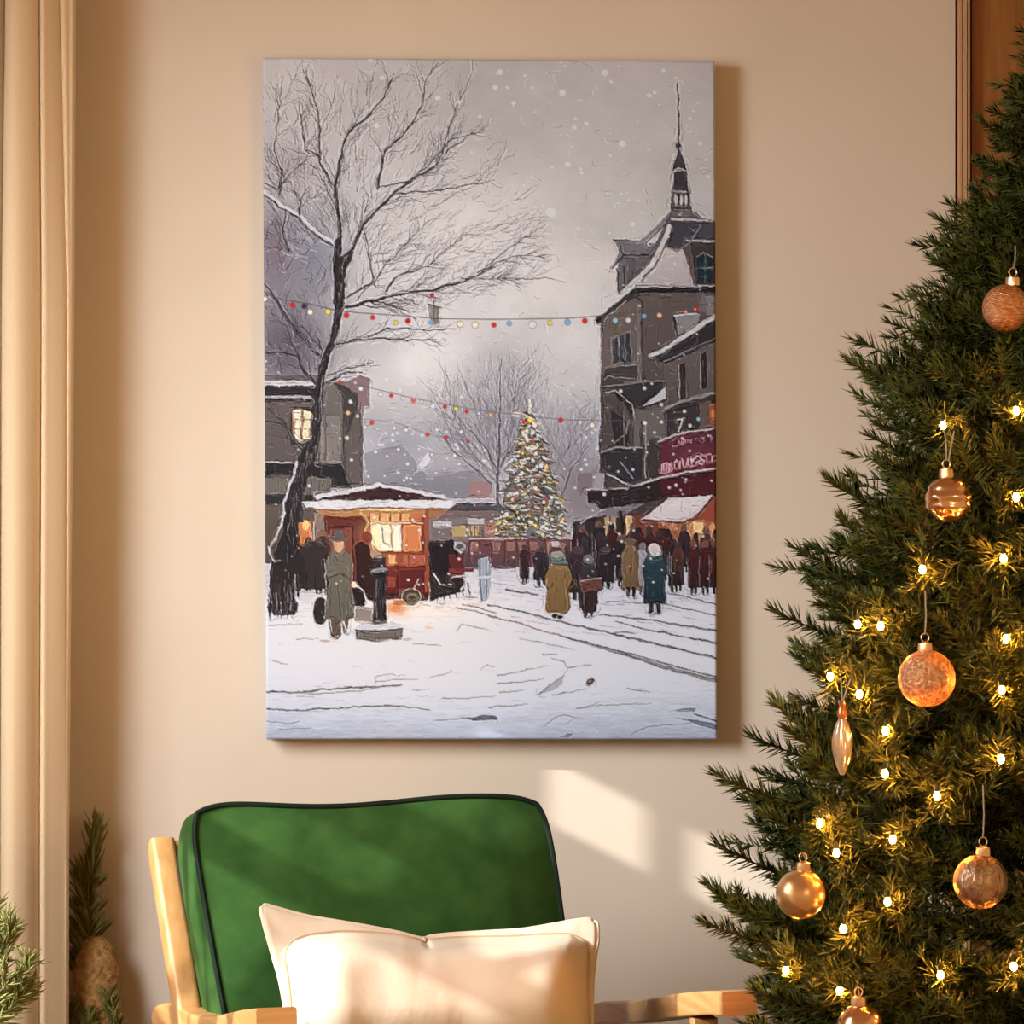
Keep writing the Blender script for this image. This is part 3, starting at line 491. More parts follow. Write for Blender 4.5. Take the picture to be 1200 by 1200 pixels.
    wx = P.noise(7, 7) * .75 * P.k; wy = P.noise(7, 7) * .75 * P.ky
    jj, ii = np.meshgrid(np.arange(P.H), np.arange(P.W), indexing='ij')
    a = a[np.clip((jj + wy).astype(int), 0, P.H - 1), np.clip((ii + wx).astype(int), 0, P.W - 1)]
    P.a = a + ((a - blur(a, 3)) * .8).mean(2)[..., None]
    lum = P.a.mean(2)[..., None]
    P.a = lum + (P.a - lum) * .93
    # ---- festoon lights
    def bulbs(pts, fx, r=2.4):
        for x, y, c, *rr in pts:
            (px, py), = fx((x, y)); q = rr[0] if rr else r
            P.ell(px, py, q + .8, q + .8, (90, 86, 88), .6); P.ell(px, py, q, q, c)
    rd, wh, yl, bl, dk, or_, cr, te = (206, 34, 28), (236, 234, 232), (222, 202, 70), (112, 178, 216), (52, 46, 52), (232, 168, 96), (232, 222, 190), (140, 200, 208)
    P.line(c3((40, 60), (140, 95), (260, 112), (400, 145), (520, 158), (760, 172), (900, 185), (1200, 187)) + c4((400, 180), (560, 168), (700, 152), (800, 145), (1000, 118), (1170, 98)), 1.1, 1.1, (84, 78, 78), .9)
    bulbs([(180, 120, rd, 3), (240, 125, dk, 3), (270, 155, cr, 3), (360, 153, yl, 3), (452, 170, rd, 3), (585, 180, rd), (700, 207, yl), (762, 197, (176, 24, 28), 2.8), (877, 203, bl), (1025, 212, cr, 3.2), (1100, 215, cr, 3.4), (1195, 215, rd), (883, 68, rd, 2), (42, 90, cr, 2.6)], c3)
    bulbs([(38, 215, rd, 2.2), (115, 207, bl, 2.6), (232, 212, wh, 4), (320, 203, yl, 2.8), (408, 200, bl, 3.2), (496, 192, rd, 2.8), (649, 190, te, 2.8), (715, 188, wh, 2.8), (795, 167, bl, 2.6), (872, 163, (236, 186, 140), 2.8), (1004, 145, (226, 150, 120), 2), (1060, 128, rd, 2.4)], c4)
    P.line(c3((420, 505), (520, 520), (620, 545), (760, 578), (900, 605), (1050, 632), (1200, 655)) + c4((130, 662), (250, 678), (420, 692), (700, 694), (980, 690)), .9, .9, (96, 92, 94), .85)
    bulbs([(523, 538, wh), (622, 565, wh, 2.2), (676, 572, rd, 2), (733, 585, wh, 1.6), (788, 596, (212, 92, 76)), (830, 602, wh, 1.6), (886, 625, wh, 2.6), (945, 627, rd, 2), (1003, 638, yl), (1056, 650, rd, 2.2), (1118, 660, wh, 1.6), (1177, 668, or_, 2.2), (418, 506, rd, 2), (508, 465, wh, 2), (470, 603, wh, 2), (458, 660, (216, 172, 116), 2.4), (505, 676, wh, 1.8), (452, 786, (214, 196, 150), 2.4), (260, 1027, wh, 1.8)], c3)
    bulbs([(372, 693, rd, 2.6), (470, 703, wh, 2), (530, 718, cr, 3), (796, 705, cr, 2.4), (880, 700, cr, 2), (1066, 685, te, 2), (675, 545, wh, 2), (795, 530, wh, 2), (880, 613, wh, 2), (996, 646, wh, 2), (1024, 718, wh, 2), (735, 940, wh, 1.6), (590, 1065, wh, 2), (918, 1030, (206, 190, 206), 1.8), (952, 1018, wh, 1.8), (1002, 990, wh, 1.6)], c4)
    P.line(c3((530, 690), (640, 700), (720, 715), (850, 762), (950, 785), (1060, 800)), .8, .8, (110, 106, 110), .8)
    bulbs([(578, 708, rd, 2.2), (543, 732, wh, 2), (690, 735, wh, 2), (750, 745, wh, 2), (858, 767, rd, 2), (950, 782, rd, 2), (1062, 803, rd, 1.8), (1028, 753, wh, 2), (596, 855, wh, 2), (654, 877, (226, 180, 170), 2), (710, 842, wh, 1.8), (880, 868, wh, 1.8), (994, 872, cr, 1.8), (1016, 914, wh, 1.8), (1150, 898, wh, 1.6), (738, 998, wh, 1.6), (1147, 846, cr, 1.6)], c3)
    # ---- falling snow
    for x, y, r in ((75, 100, 3.2), (200, 117, 1.6), (388, 202, 3.6), (602, 100, 4.2), (634, 145, 2), (824, 212, 2.8), (852, 198, 2.2), (896, 86, 2.2), (142, 255, 2.4), (448, 376, 2.4), (508, 356, 2.4), (688, 456, 4), (413, 563, 3.2), (328, 805, 5.8), (738, 862, 2.8), (466, 884, 1.8), (628, 517, 1.4), (1030, 328, 1.9), (1048, 290, 1.6), (334, 577, 1.6), (483, 604, 2.2), (50, 178, 3), (112, 178, 1.8), (236, 177, 1.8), (960, 125, 1.5), (403, 68, 1.2), (1122, 620, 1.6), (1080, 452, 2.2)):
        P.ell(570 + x * .2333, 60 + y * .2333, r, r * R.uniform(.75, 1), (238, 236, 232))
    for x, y, r in ((579, 45, 2.4), (638, 133, 2.8), (918, 232, 3), (1025, 253, 2.2), (608, 374, 3), (610, 485, 2), (1130, 325, 2)):
        P.ell(300 + x * .2333, 60 + y * .2333, r, r * R.uniform(.75, 1), (240, 238, 235))
    for i in range(330):
        x = R.uniform(308, 840); y = R.uniform(70, 690); r = R.choice([.6, .8, 1., 1.3, 1.6], p=[.3, .3, .2, .15, .05])
        if y < 400 and x < 560 and R.rand() < .6: continue
        P.ell(x, y, r * R.uniform(.8, 1.4), r, (240, 238, 236), R.uniform(.6, 1))
    for i in range(90):
        x = R.choice([R.uniform(425, 560), R.uniform(660, 840)]); y = R.uniform(500, 680); r = R.uniform(.8, 1.8)
        P.ell(x, y, r, r * .9, (238, 237, 236), .95)
    a = np.clip(P.a, 0, 1)
    a = .25 * (a[0::2, 0::2] + a[1::2, 0::2] + a[0::2, 1::2] + a[1::2, 1::2])     # 750 x 500
    j, i = np.meshgrid(np.arange(a.shape[0]), np.arange(a.shape[1]), indexing='ij')
    a = a + (a - blur(a, 1)) * .35
    a = a + (R.uniform(-1, 1, a.shape[:2]) * .012)[..., None]
    return np.clip(a, 0, 1)
import bpy
from mathutils import Vector, Matrix, noise as mnoise
# ---------------------------------------------------------------- scene helpers
rnd = random.Random(11)
SC = bpy.context.scene
COL = SC.collection
CAM = (0.0, -4.5, 1.13)
F = 3861.0                                   # focal length in pixels of the 1200 x 1200 frame

def at(u, v, y):
    """the point of the plane at depth y that shows at pixel (u, v) of the photograph"""
    d = y - CAM[1]
    return Vector(((u - 600) * d / F, y, CAM[2] - (v - 600) * d / F))

def lin(c):
    r = []
    for x in c:
        x /= 255.
        r.append(x / 12.92 if x <= .04045 else ((x + .055) / 1.055) ** 2.4)
    return tuple(r)

def nodes(name):
    m = bpy.data.materials.new(name); m.use_nodes = True
    nt = m.node_tree; b = nt.nodes['Principled BSDF']
    return m, nt, b

def mat(name, c1, c2=None, scale=8., stretch=(1, 1, 1), rough=.6, metal=0., bump=0., bscale=60., sheen=0., spec=.5, detail=4., coat=0., lo=.35, hi=.65, bdist=.002):
    """noise-mottled principled material in object space"""
    m, nt, b = nodes(name)
    b.inputs['Roughness'].default_value = rough
    b.inputs['Metallic'].default_value = metal
    b.inputs['Specular IOR Level'].default_value = spec
    b.inputs['Sheen Weight'].default_value = sheen
    b.inputs['Coat Weight'].default_value = coat
    tc = nt.nodes.new('ShaderNodeTexCoord')
    mp = nt.nodes.new('ShaderNodeMapping'); mp.inputs['Scale'].default_value = stretch
    nt.links.new(tc.outputs['Object'], mp.inputs['Vector'])
    if c2 is not None:
        n = nt.nodes.new('ShaderNodeTexNoise'); n.inputs['Scale'].default_value = scale; n.inputs['Detail'].default_value = detail
        nt.links.new(mp.outputs['Vector'], n.inputs['Vector'])
        r = nt.nodes.new('ShaderNodeValToRGB')
        r.color_ramp.elements[0].position = lo; r.color_ramp.elements[1].position = hi
        r.color_ramp.elements[0].color = (*c1, 1); r.color_ramp.elements[1].color = (*c2, 1)
        nt.links.new(n.outputs['Fac'], r.inputs['Fac'])
        nt.links.new(r.outputs['Color'], b.inputs['Base Color'])
    else:
        b.inputs['Base Color'].default_value = (*c1, 1)
    if bump:
        n2 = nt.nodes.new('ShaderNodeTexNoise'); n2.inputs['Scale'].default_value = bscale; n2.inputs['Detail'].default_value = 3
        nt.links.new(mp.outputs['Vector'], n2.inputs['Vector'])
        bp = nt.nodes.new('ShaderNodeBump'); bp.inputs['Strength'].default_value = bump; bp.inputs['Distance'].default_value = bdist
        nt.links.new(n2.outputs['Fac'], bp.inputs['Height'])
        nt.links.new(bp.outputs['Normal'], b.inputs['Normal'])
    return m

class MB:
    """collects shapes in world coordinates; build() links them as ONE mesh object"""
    def __init__(s): s.v = []; s.f = []
    def add(s, vs, fs):
        o = len(s.v); s.v += [tuple(v) for v in vs]; s.f += [tuple(i + o for i in f) for f in fs]
    def box(s, a, b):
        (x0, y0, z0), (x1, y1, z1) = a, b
        s.add([(x0, y0, z0), (x1, y0, z0), (x1, y1, z0), (x0, y1, z0), (x0, y0, z1), (x1, y0, z1), (x1, y1, z1), (x0, y1, z1)],
              [(0, 3, 2, 1), (4, 5, 6, 7), (0, 1, 5, 4), (1, 2, 6, 5), (2, 3, 7, 6), (3, 0, 4, 7)])
    def tube(s, path, r, n=8, cap=True, closed=False):
        path = [Vector(p) for p in path]; m = len(path)
        rr = r if isinstance(r, (list, tuple)) else [r] * m
        vs = []; up = None
        for i, p in enumerate(path):
            if closed: t = path[(i + 1) % m] - path[i - 1]
            else: t = path[min(i + 1, m - 1)] - path[max(i - 1, 0)]
            t.normalize()
            if up is None:
                up = Vector((0, 0, 1)) if abs(t.z) < .9 else Vector((1, 0, 0))
            a = t.cross(up).normalized(); up = a.cross(t).normalized()
            for k in range(n):
                g = 2 * math.pi * k / n
                vs.append(p + (a * math.cos(g) + up * math.sin(g)) * rr[i])
        fs = []
        for i in range(m if closed else m - 1):
            j = (i + 1) % m
            for k in range(n):
                k2 = (k + 1) % n
                fs.append((i * n + k, i * n + k2, j * n + k2, j * n + k))
        if cap and not closed:
            fs.append(tuple(range(n - 1, -1, -1))); fs.append(tuple((m - 1) * n + k for k in range(n)))
        s.add(vs, fs)
    def bar(s, path, w, h, side, bev=.25):
        """rounded rectangular section swept along a path; side = width direction; path is the middle of the TOP face"""
        side = Vector(side).normalized(); path = [Vector(p) for p in path]; m = len(path)
        b = min(w, h) * bev
        prof = []
        for cx, cy, a0 in ((w / 2 - b, -b, 0), (-w / 2 + b, -b, 90), (-w / 2 + b, -h + b, 180), (w / 2 - b, -h + b, 270)):
            for k in range(4):
                g = math.radians(a0 + k * 30)
                prof.append((cx + b * math.cos(g), cy + b * math.sin(g)))
        n = len(prof); vs = []
        for i, p in enumerate(path):
            t = (path[min(i + 1, m - 1)] - path[max(i - 1, 0)]).normalized()
            up = side.cross(t).normalized()
            if up.z < 0 or (abs(up.z) < .05 and up.y > 0): up = -up
            for x, y in prof: vs.append(p + side * x + up * y)
        fs = [(i * n + k, i * n + (k + 1) % n, (i + 1) * n + (k + 1) % n, (i + 1) * n + k) for i in range(m - 1) for k in range(n)]
        fs += [tuple(range(n - 1, -1, -1)), tuple((m - 1) * n + k for k in range(n))]
        s.add(vs, fs)
    def lathe(s, c, prof, n=32, wob=None):
        """profile of (radius, z) about the vertical axis through c"""
        vs = []; m = len(prof)
        for r, z in prof:
            for k in range(n):
                g = 2 * math.pi * k / n
                q = r * (wob(g, z) if wob else 1)
                vs.append((c[0] + q * math.cos(g), c[1] + q * math.sin(g), c[2] + z))
        fs = [(i * n + k, i * n + (k + 1) % n, (i + 1) * n + (k + 1) % n, (i + 1) * n + k) for i in range(m - 1) for k in range(n)]
        fs += [tuple(range(n - 1, -1, -1)), tuple((m - 1) * n + k for k in range(n))]
        s.add(vs, fs)
    def build(s, name, m, parent=None, smooth=True, origin=None, flip=True):
        off = Vector((0, 0, 0))
        if parent is not None:
            p = parent
            while p is not None: off += p.location; p = p.parent
        elif origin is not None: off = Vector(origin)
        me = bpy.data.meshes.new(name)
        me.from_pydata([(v[0] - off.x, v[1] - off.y, v[2] - off.z) for v in s.v], [], s.f)
        me.validate()
        import bmesh
        bm = bmesh.new(); bm.from_mesh(me); bmesh.ops.recalc_face_normals(bm, faces=bm.faces); bm.to_mesh(me); bm.free()
        if smooth:
            me.polygons.foreach_set('use_smooth', [True] * len(me.polygons))
            me.set_sharp_from_angle(angle=math.radians(42))
        me.materials.append(m)
        o = bpy.data.objects.new(name, me); COL.objects.link(o)
        if parent is not None: o.parent = parent
        elif origin is not None: o.location = off
        return o

def thing(name, label, cat, loc, group=None):
    o = bpy.data.objects.new(name, None); COL.objects.link(o)
    o.empty_display_size = .05
    o.location = loc
    return tag(o, label, cat, group)
def tag(o, label, cat, group=None):
    o['label'] = label; o['category'] = cat
    if group: o['group'] = group
    return o
def struct(o):
    o['kind'] = 'structure'; return o

# ---------------------------------------------------------------- materials
M = {}
M['wall'] = mat('cream_plaster', (.705, .630, .540), (.74, .665, .575), 3.5, rough=.85, bump=.25, bscale=140, spec=.2, bdist=.0008)
M['white'] = mat('window_paint', (.7, .66, .6), (.74, .7, .64), 5, rough=.5)
M['floor'] = mat('oak_floor', (.30, .17, .08), (.40, .24, .12), 6, (1, 9, 1), rough=.5)
M['ceil'] = mat('ceiling_paint', (.72, .66, .58), (.75, .69, .6), 2, rough=.9)
M['curtain'] = mat('cream_linen', (.70, .56, .38), (.76, .62, .44), 900, (1, 1, 1), rough=.9, bump=.35, bscale=420, sheen=.15, spec=.15, bdist=.0006)
M['panel'] = mat('stained_wood', (.20, .075, .016), (.36, .15, .035), 11, (9, 9, .5), rough=.5, bump=.25, bscale=18, lo=.3, hi=.7)
M['casing'] = mat('waxed_casing', (.50, .29, .15), (.58, .36, .2), 11, (7, 7, .4), rough=.55)
M['oak'] = mat('light_oak', (.50, .25, .085), (.66, .37, .155), 9, (10, 8, .8), rough=.42, bump=.1, bscale=30, lo=.3, hi=.7)
M['oak_arm'] = mat('light_oak_arm', (.50, .25, .085), (.66, .37, .155), 9, (1, 1, 14), rough=.42, bump=.1, bscale=30, lo=.3, hi=.7)
M['velvet'] = mat('green_velvet', (.017, .062, .012), (.035, .101, .022), 26, rough=.85, sheen=.26, bump=.35, bscale=330, spec=.15, bdist=.0008, lo=.3, hi=.7)
M['velvet'].node_tree.nodes['Principled BSDF'].inputs['Sheen Tint'].default_value = (.45, .8, .35, 1)
M['velvet'].node_tree.nodes['Principled BSDF'].inputs['Sheen Roughness'].default_value = .4
M['piping'] = mat('dark_piping', (.004, .016, .011), rough=.6, spec=.2)
M['cream'] = mat('cream_cotton', (.73, .655, .545), (.78, .71, .60), 20, rough=.9, bump=.3, bscale=160, sheen=.1, spec=.15, bdist=.0012)
M['seam'] = mat('seam_thread', (.56, .41, .25), rough=.9)
M['bark'] = mat('fir_bark', (.05, .028, .014), (.09, .05, .026), 40, rough=.9)
M['wire'] = mat('green_wire', (.012, .03, .012), rough=.5)
M['capm'] = mat('champagne_cap', (.85, .6, .38), rough=.28, metal=1.)
M['thread'] = mat('grey_thread', (.35, .36, .33), rough=.6)
M['glitter'] = mat('copper_glitter', (.66, .31, .15), (.92, .56, .34), 260, rough=.38, metal=.85, bump=1., bscale=260, lo=.4, hi=.6, detail=1, bdist=.004)
M['glitter2'] = mat('copper_sand', (.66, .28, .12), (.86, .46, .25), 180, (1, 1, 2.5), rough=.36, metal=.9, bump=.9, bscale=260, lo=.4, hi=.6, detail=1, bdist=.003)
M['satin'] = mat('champagne_satin', (.78, .47, .22), (.86, .60, .33), 70, rough=.3, metal=.9, bump=.12, bscale=120, bdist=.001)
M['bronze'] = mat('smoked_bronze', (.42, .26, .16), (.62, .44, .30), 120, (1, 1, .4), rough=.32, metal=.9, bump=1., bscale=170, lo=.4, hi=.6, bdist=.004)
M['rose'] = mat('rose_gold', (.80, .47, .27), (.88, .58, .36), 30, rough=.2, metal=1.)
M['copper'] = mat('copper_lacquer', (.78, .28, .10), rough=.3, metal=.8)
M['pearl'] = mat('pearl_glass', (.86, .66, .48), (.95, .82, .66), 14, (6, 6, .6), rough=.2, metal=.75)
M['burlap'] = mat('burlap', (.30, .16, .055), (.50, .30, .12), 120, rough=.95, bump=1., bscale=130, spec=.1, bdist=.006)
M['stone'] = mat('terracotta', (.42, .22, .12), (.5, .28, .16), 20, rough=.8)
M['soil'] = mat('potting_soil', (.05, .03, .02), (.08, .05, .03), 60, rough=1.)
M['stem'] = mat('twig_stem', (.20, .12, .045), rough=.8)

def leaf_mat(name, c0, c1, transl=.25, rough=.5):
    m, nt, b = nodes(name)
    at_ = nt.nodes.new('ShaderNodeAttribute'); at_.attribute_name = 'tone'
    r = nt.nodes.new('ShaderNodeValToRGB')
    r.color_ramp.elements[0].color = (*c0, 1); r.color_ramp.elements[1].color = (*c1, 1)
    nt.links.new(at_.outputs['Fac'], r.inputs['Fac'])
    nt.links.new(r.outputs['Color'], b.inputs['Base Color'])
    b.inputs['Roughness'].default_value = rough; b.inputs['Specular IOR Level'].default_value = .35
    t = nt.nodes.new('ShaderNodeBsdfTranslucent'); nt.links.new(r.outputs['Color'], t.inputs['Color'])
    mx = nt.nodes.new('ShaderNodeMixShader'); mx.inputs[0].default_value = transl
    nt.links.new(b.outputs[0], mx.inputs[1]); nt.links.new(t.outputs[0], mx.inputs[2])
    nt.links.new(mx.outputs[0], nt.nodes['Material Output'].inputs['Surface'])
    return m
M['needle'] = leaf_mat('fir_needle', (.036, .066, .014), (.20, .25, .058))
M['sprig'] = leaf_mat('sprig_leaf', (.10, .105, .022), (.36, .33, .09))
M['fresh'] = leaf_mat('fresh_leaf', (.22, .27, .07), (.62, .64, .28), .35)

mb_, nt_, b_ = nodes('warm_bulb')
b_.inputs['Base Color'].default_value = (1, .6, .2, 1)
b_.inputs['Emission Color'].default_value = (1, .32, .045, 1)
b_.inputs['Emission Strength'].default_value = 430
M['bulb'] = mb_

# ---------------------------------------------------------------- the room
XL = -1.5
gapx = at(1119.4, 0, 0).x
b = MB(); b.box((-2.3, 0, 0), (gapx, .12, 2.55)); b.box((gapx, .03, 0), (2.3, .12, 2.55))
struct(b.build('wall_back', M['wall'], smooth=False))
b = MB(); b.box((-2.3, -5.4, -.06), (2.3, .12, 0)); struct(b.build('floor', M['floor'], smooth=False))
b = MB(); b.box((-2.3, -5.4, 2.55), (2.3, .12, 2.62)); struct(b.build('ceiling', M['ceil'], smooth=False))
# left wall: a pier pattern round three narrow windows
b = MB()
wt = .014
openings = [(-.90, -.684, 1.472, 1.580), (-1.215, -.935, 1.05, 1.53), (-1.66, -1.29, 1.0, 1.50)]
ys = [0.0]
cur = 0.0
for y0, y1, z0, z1 in openings:
    b.box((XL - wt, y1, 0), (XL, cur, 2.55))
    b.box((XL - wt, y0, 0), (XL, y1, z0)); b.box((XL - wt, y0, z1), (XL, y1, 2.55))
    cur = y0
b.box((XL - wt, -2.3, 0), (XL, cur, 2.55))
struct(b.build('wall_left', M['wall'], smooth=False))
def window(n, bars):
    y0, y1, z0, z1 = openings[n - 1]
    b = MB(); t = .012
    b.box((XL - .012, y0, z0), (XL + .004, y0 + t, z1)); b.box((XL - .012, y1 - t, z0), (XL + .004, y1, z1))
    b.box((XL - .012, y0 + t, z0), (XL + .004, y1 - t, z0 + t * .5)); b.box((XL - .012, y0 + t, z1 - t * .5), (XL + .004, y1 - t, z1))
    for (a0, a1, c0, c1) in bars: b.box((XL - .008, max(a0, y0 + t), max(c0, z0 + .006)), (XL + .002, min(a1, y1 - t), min(c1, z1 - .006)))
    struct(b.build('window_%d' % n, M['white'], smooth=False))
window(1, [(-.784, -.76, 0, 9)])
window(2, [(-9, 9, 1.292, 1.336), (-9, 9, 1.400, 1.464), (-1.09, -1.07, 1.0, 1.29)])
window(3, [(-9, 9, 1.310, 1.360), (-1.445, -1.425, 1.36, 9)])

# wooden door and its casing at the right
x0, x1, x2 = at(1122, 0, 0).x, at(1136, 0, 0).x, at(1140, 0, 0).x
b = MB()
prof = [(x0, .028), (x0, -.006), (x0 + .0015, -.009), (x0 + .005, -.009), (x0 + .006, -.005), (x0 + .0072, -.009), (x0 + .0115, -.010), (x0 + .0122, -.006), (x0 + .0132, -.0105), (x1 - .001, -.0105), (x1, -.008), (x1, .028)]
n = len(prof)
b.add([(x, y, z) for z in (0, 2.2) for x, y in prof], [(i, i + 1, n + i + 1, n + i) for i in range(n - 1)] + [tuple(range(n)), tuple(range(n, 2 * n))])
struct(b.build('trim_1', M['casing'], smooth=False))
b = MB()
b.box((x2, .008, .01), (x2 + .10, .028, 2.19)); b.box((x2 + .10, .014, .01), (x2 + .60, .028, 2.19)); b.box((x2 + .60, .008, .01), (x2 + .70, .028, 2.19))
struct(b.build('door_1', M['panel'], smooth=False))

# ---------------------------------------------------------------- curtain
def curtain():
    b = MB()
    zt, zb, rows = 2.45, .02, 46
    cols = 238
    out = [(-120, -.10), (-104, -.13), (-84, -.14), (-66, -.128), (-62, -.10), (-58, -.125), (-40, -.142), (-20, -.145)]
    keys0 = out + [(-6, -.138), (3, -.125), (6.2, -.10), (7.2, -.102), (8.2, -.128), (11, -.144), (16, -.154), (22, -.158), (29, -.156), (37, -.150), (43, -.141), (45, -.132), (45.8, -.104), (46.6, -.104), (47.4, -.132), (51, -.139), (56, -.134), (61, -.127), (64.6, -.120), (66, -.114), (66.8, -.108), (68, -.116), (73, -.122), (79, -.117), (83, -.116), (84.6, -.112), (85, -.10)]
    keys1 = out + [(-10, -.138), (-1, -.125), (1.2, -.10), (2.0, -.102), (2.8, -.126), (6, -.146), (12, -.157), (20, -.161), (28, -.159), (36, -.152), (44, -.141), (47.6, -.131), (48.5, -.104), (49.4, -.104), (50.3, -.134), (54, -.139), (60, -.134), (67, -.127), (73, -.120), (75.3, -.115), (76.2, -.107), (77, -.114), (79, -.118), (80.4, -.117), (81.8, -.115), (82.6, -.110), (83, -.10)]
    keys2 = out + [(-10, -.138), (-2, -.125), (.2, -.10), (.9, -.102), (1.7, -.126), (5, -.148), (11, -.160), (18, -.164), (26, -.161), (35, -.153), (42, -.141), (45.6, -.131), (46.5, -.104), (47.4, -.104), (48.2, -.133), (52, -.139), (58, -.135), (66, -.128), (72, -.122), (74.8, -.119), (75.2, -.118), (75.6, -.117), (75.9, -.116), (76.1, -.115), (76.3, -.114), (76.5, -.112), (76.6, -.10)]
    def crom(p0, p1, p2, p3, f): return .5 * (2 * p1 + (p2 - p0) * f + (2 * p0 - 5 * p1 + 4 * p2 - p3) * f * f + (3 * p1 - p0 - 3 * p2 + p3) * f ** 3)
    def prof(s, v):
        if v < 350: a, c, t = keys0, keys1, max(0, (v + 60) / 410)
        else: a, c, t = keys1, keys2, min(1, (v - 350) / 650)
        N = len(a) - 1
        f = s * N; i = min(N - 1, int(f)); f -= i
        q = [tuple(a[max(0, min(N, i + d))][k] * (1 - t) + c[max(0, min(N, i + d))][k] * t for k in (0, 1)) for d in (-1, 0, 1, 2)]
        return crom(q[0][0], q[1][0], q[2][0], q[3][0], f), crom(q[0][1], q[1][1], q[2][1], q[3][1], f)
    vs = []
    for j in range(rows + 1):
        z = zt + (zb - zt) * j / rows
        v = 600 + (1.13 - z) * F / 4.36
        for i in range(cols + 1):
            s = i / cols
            u, y = prof(s, v)
            y += mnoise.noise(Vector((s * 6, z * 1.7, 3.1))) * .004 - .012
            p = at(u, 0, -.14); vs.append((p.x, y, z))
    w = cols + 1
    b.add(vs, [(j * w + i, j * w + i + 1, (j + 1) * w + i + 1, (j + 1) * w + i) for j in range(rows) for i in range(cols)])
    root = thing('curtain', 'cream linen curtain hanging in long vertical folds beside the wall', 'curtain', (at(20, 0, -.14).x, -.14, 0))
    o = b.build('curtain_panel', M['curtain'], root)
    sm = o.modifiers.new('thickness', 'SOLIDIFY'); sm.thickness = .0022; sm.offset = 0
    r = MB(); r.tube([(-1.3, -.14, 2.47), (-.52, -.14, 2.47)], .012, 14); r.tube([(-.515, -.14, 2.47), (-.50, -.14, 2.47)], [.02, .016], 14)
    r.tube([(-.60, -.14, 2.47), (-.60, 0, 2.47)], .006, 8)
    r.build('curtain_rod', M['panel'], root)
curtain()

# ---------------------------------------------------------------- canvas print
def canvas():
    img = paint_market()
    H, W = img.shape[:2]
    yf = -.042
    tl, tr, br, bl = [np.array(at(u, v, yf)) for u, v in ((307.5, 67.5), (837.5, 71.5), (840.5, 866.5), (312, 866.5))]
    s = np.linspace(0, 1, W)[None, :, None]; t = np.linspace(0, 1, H)[:, None, None]
    P = (tl * (1 - s) + tr * s) * (1 - t) + (bl * (1 - s) + br * s) * t
    wx, wz = .62, .93
    d = np.minimum(np.minimum(s, 1 - s) * wx + 0 * t, np.minimum(t, 1 - t) * wz + 0 * s)[..., 0]
    r = .0035
    q = np.clip(1 - d / r, 0, 1)
    P[..., 1] += r * (1 - np.sqrt(np.clip(1 - q * q, 0, 1)))
    root = thing('canvas_print', 'unframed canvas print of a snowy evening Christmas market hanging on the cream wall', 'wall art', ((tl[0] + tr[0]) / 2, 0, bl[2]))
    off = np.array(root.location)
    me = bpy.data.meshes.new('picture')
    nv = H * W
    idx = np.arange(nv).reshape(H, W)
    quads = np.stack([idx[:-1, :-1], idx[1:, :-1], idx[1:, 1:], idx[:-1, 1:]], -1).reshape(-1, 4).astype(np.int32)
    me.vertices.add(nv); me.vertices.foreach_set('co', (P - off).astype(np.float32).ravel())
    me.loops.add(quads.size); me.loops.foreach_set('vertex_index', quads.ravel())
    me.polygons.add(len(quads)); me.polygons.foreach_set('loop_start', np.arange(0, quads.size, 4, dtype=np.int32))
    me.update(calc_edges=True)
    me.polygons.foreach_set('use_smooth', np.ones(len(quads), bool))
    ca = me.color_attributes.new('print', 'FLOAT_COLOR', 'POINT')
    g = np.where(img <= .04045, img / 12.92, ((img + .055) / 1.055) ** 2.4)
    g = g * np.array(PRINT_GAIN)[None, None]
    g = g * np.minimum(1, .96 / np.maximum(g.max(-1, keepdims=True), 1e-6))
    rgba = np.concatenate([np.clip(g, 0, 1), np.ones((H, W, 1))], -1).astype(np.float32)
    ca.data.foreach_set('color', rgba.ravel())
    m, nt, bs = nodes('printed_canvas')
    a = nt.nodes.new('ShaderNodeAttribute'); a.attribute_name = 'print'
    nt.links.new(a.outputs['Color'], bs.inputs['Base Color'])
    bs.inputs['Roughness'].default_value = .8; bs.inputs['Specular IOR Level'].default_value = .15
    tc = nt.nodes.new('ShaderNodeTexCoord')
    mp = nt.nodes.new('ShaderNodeMapping'); mp.inputs['Rotation'].default_value = (0, math.radians(45), 0)
    nt.links.new(tc.outputs['Object'], mp.inputs['Vector'])
    ck = nt.nodes.new('ShaderNodeTexChecker'); ck.inputs['Scale'].default_value = 430
    nt.links.new(mp.outputs['Vector'], ck.inputs['Vector'])
    ns = nt.nodes.new('ShaderNodeTexNoise'); ns.inputs['Scale'].default_value = 320
    nt.links.new(tc.outputs['Object'], ns.inputs['Vector'])
    mx = nt.nodes.new('ShaderNodeMath'); mx.operation = 'ADD'
    nt.links.new(ck.outputs['Fac'], mx.inputs[0]); nt.links.new(ns.outputs['Fac'], mx.inputs[1])
    bp = nt.nodes.new('ShaderNodeBump'); bp.inputs['Strength'].default_value = .25; bp.inputs['Distance'].default_value = .0006
    nt.links.new(mx.outputs[0], bp.inputs['Height']); nt.links.new(bp.outputs['Normal'], bs.inputs['Normal'])
    me.materials.append(m)
    o = bpy.data.objects.new('picture', me); COL.objects.link(o); o.parent = root
    e = MB()
    fr = [Vector(c) + Vector((0, r, 0)) for c in (tl, tr, br, bl)]
    bk = [Vector((c.x, -.002, c.z)) for c in fr]
    e.add(fr + bk, [(0, 1, 5, 4), (1, 2, 6, 5), (2, 3, 7, 6), (3, 0, 4, 7), (4, 5, 6, 7)])
    e.build('canvas_edge', mat('canvas_side', (.50, .49, .48), (.56, .55, .54), 30, rough=.85), root, smooth=False)
PRINT_GAIN = (1.04, 1.21, 1.50)
canvas()

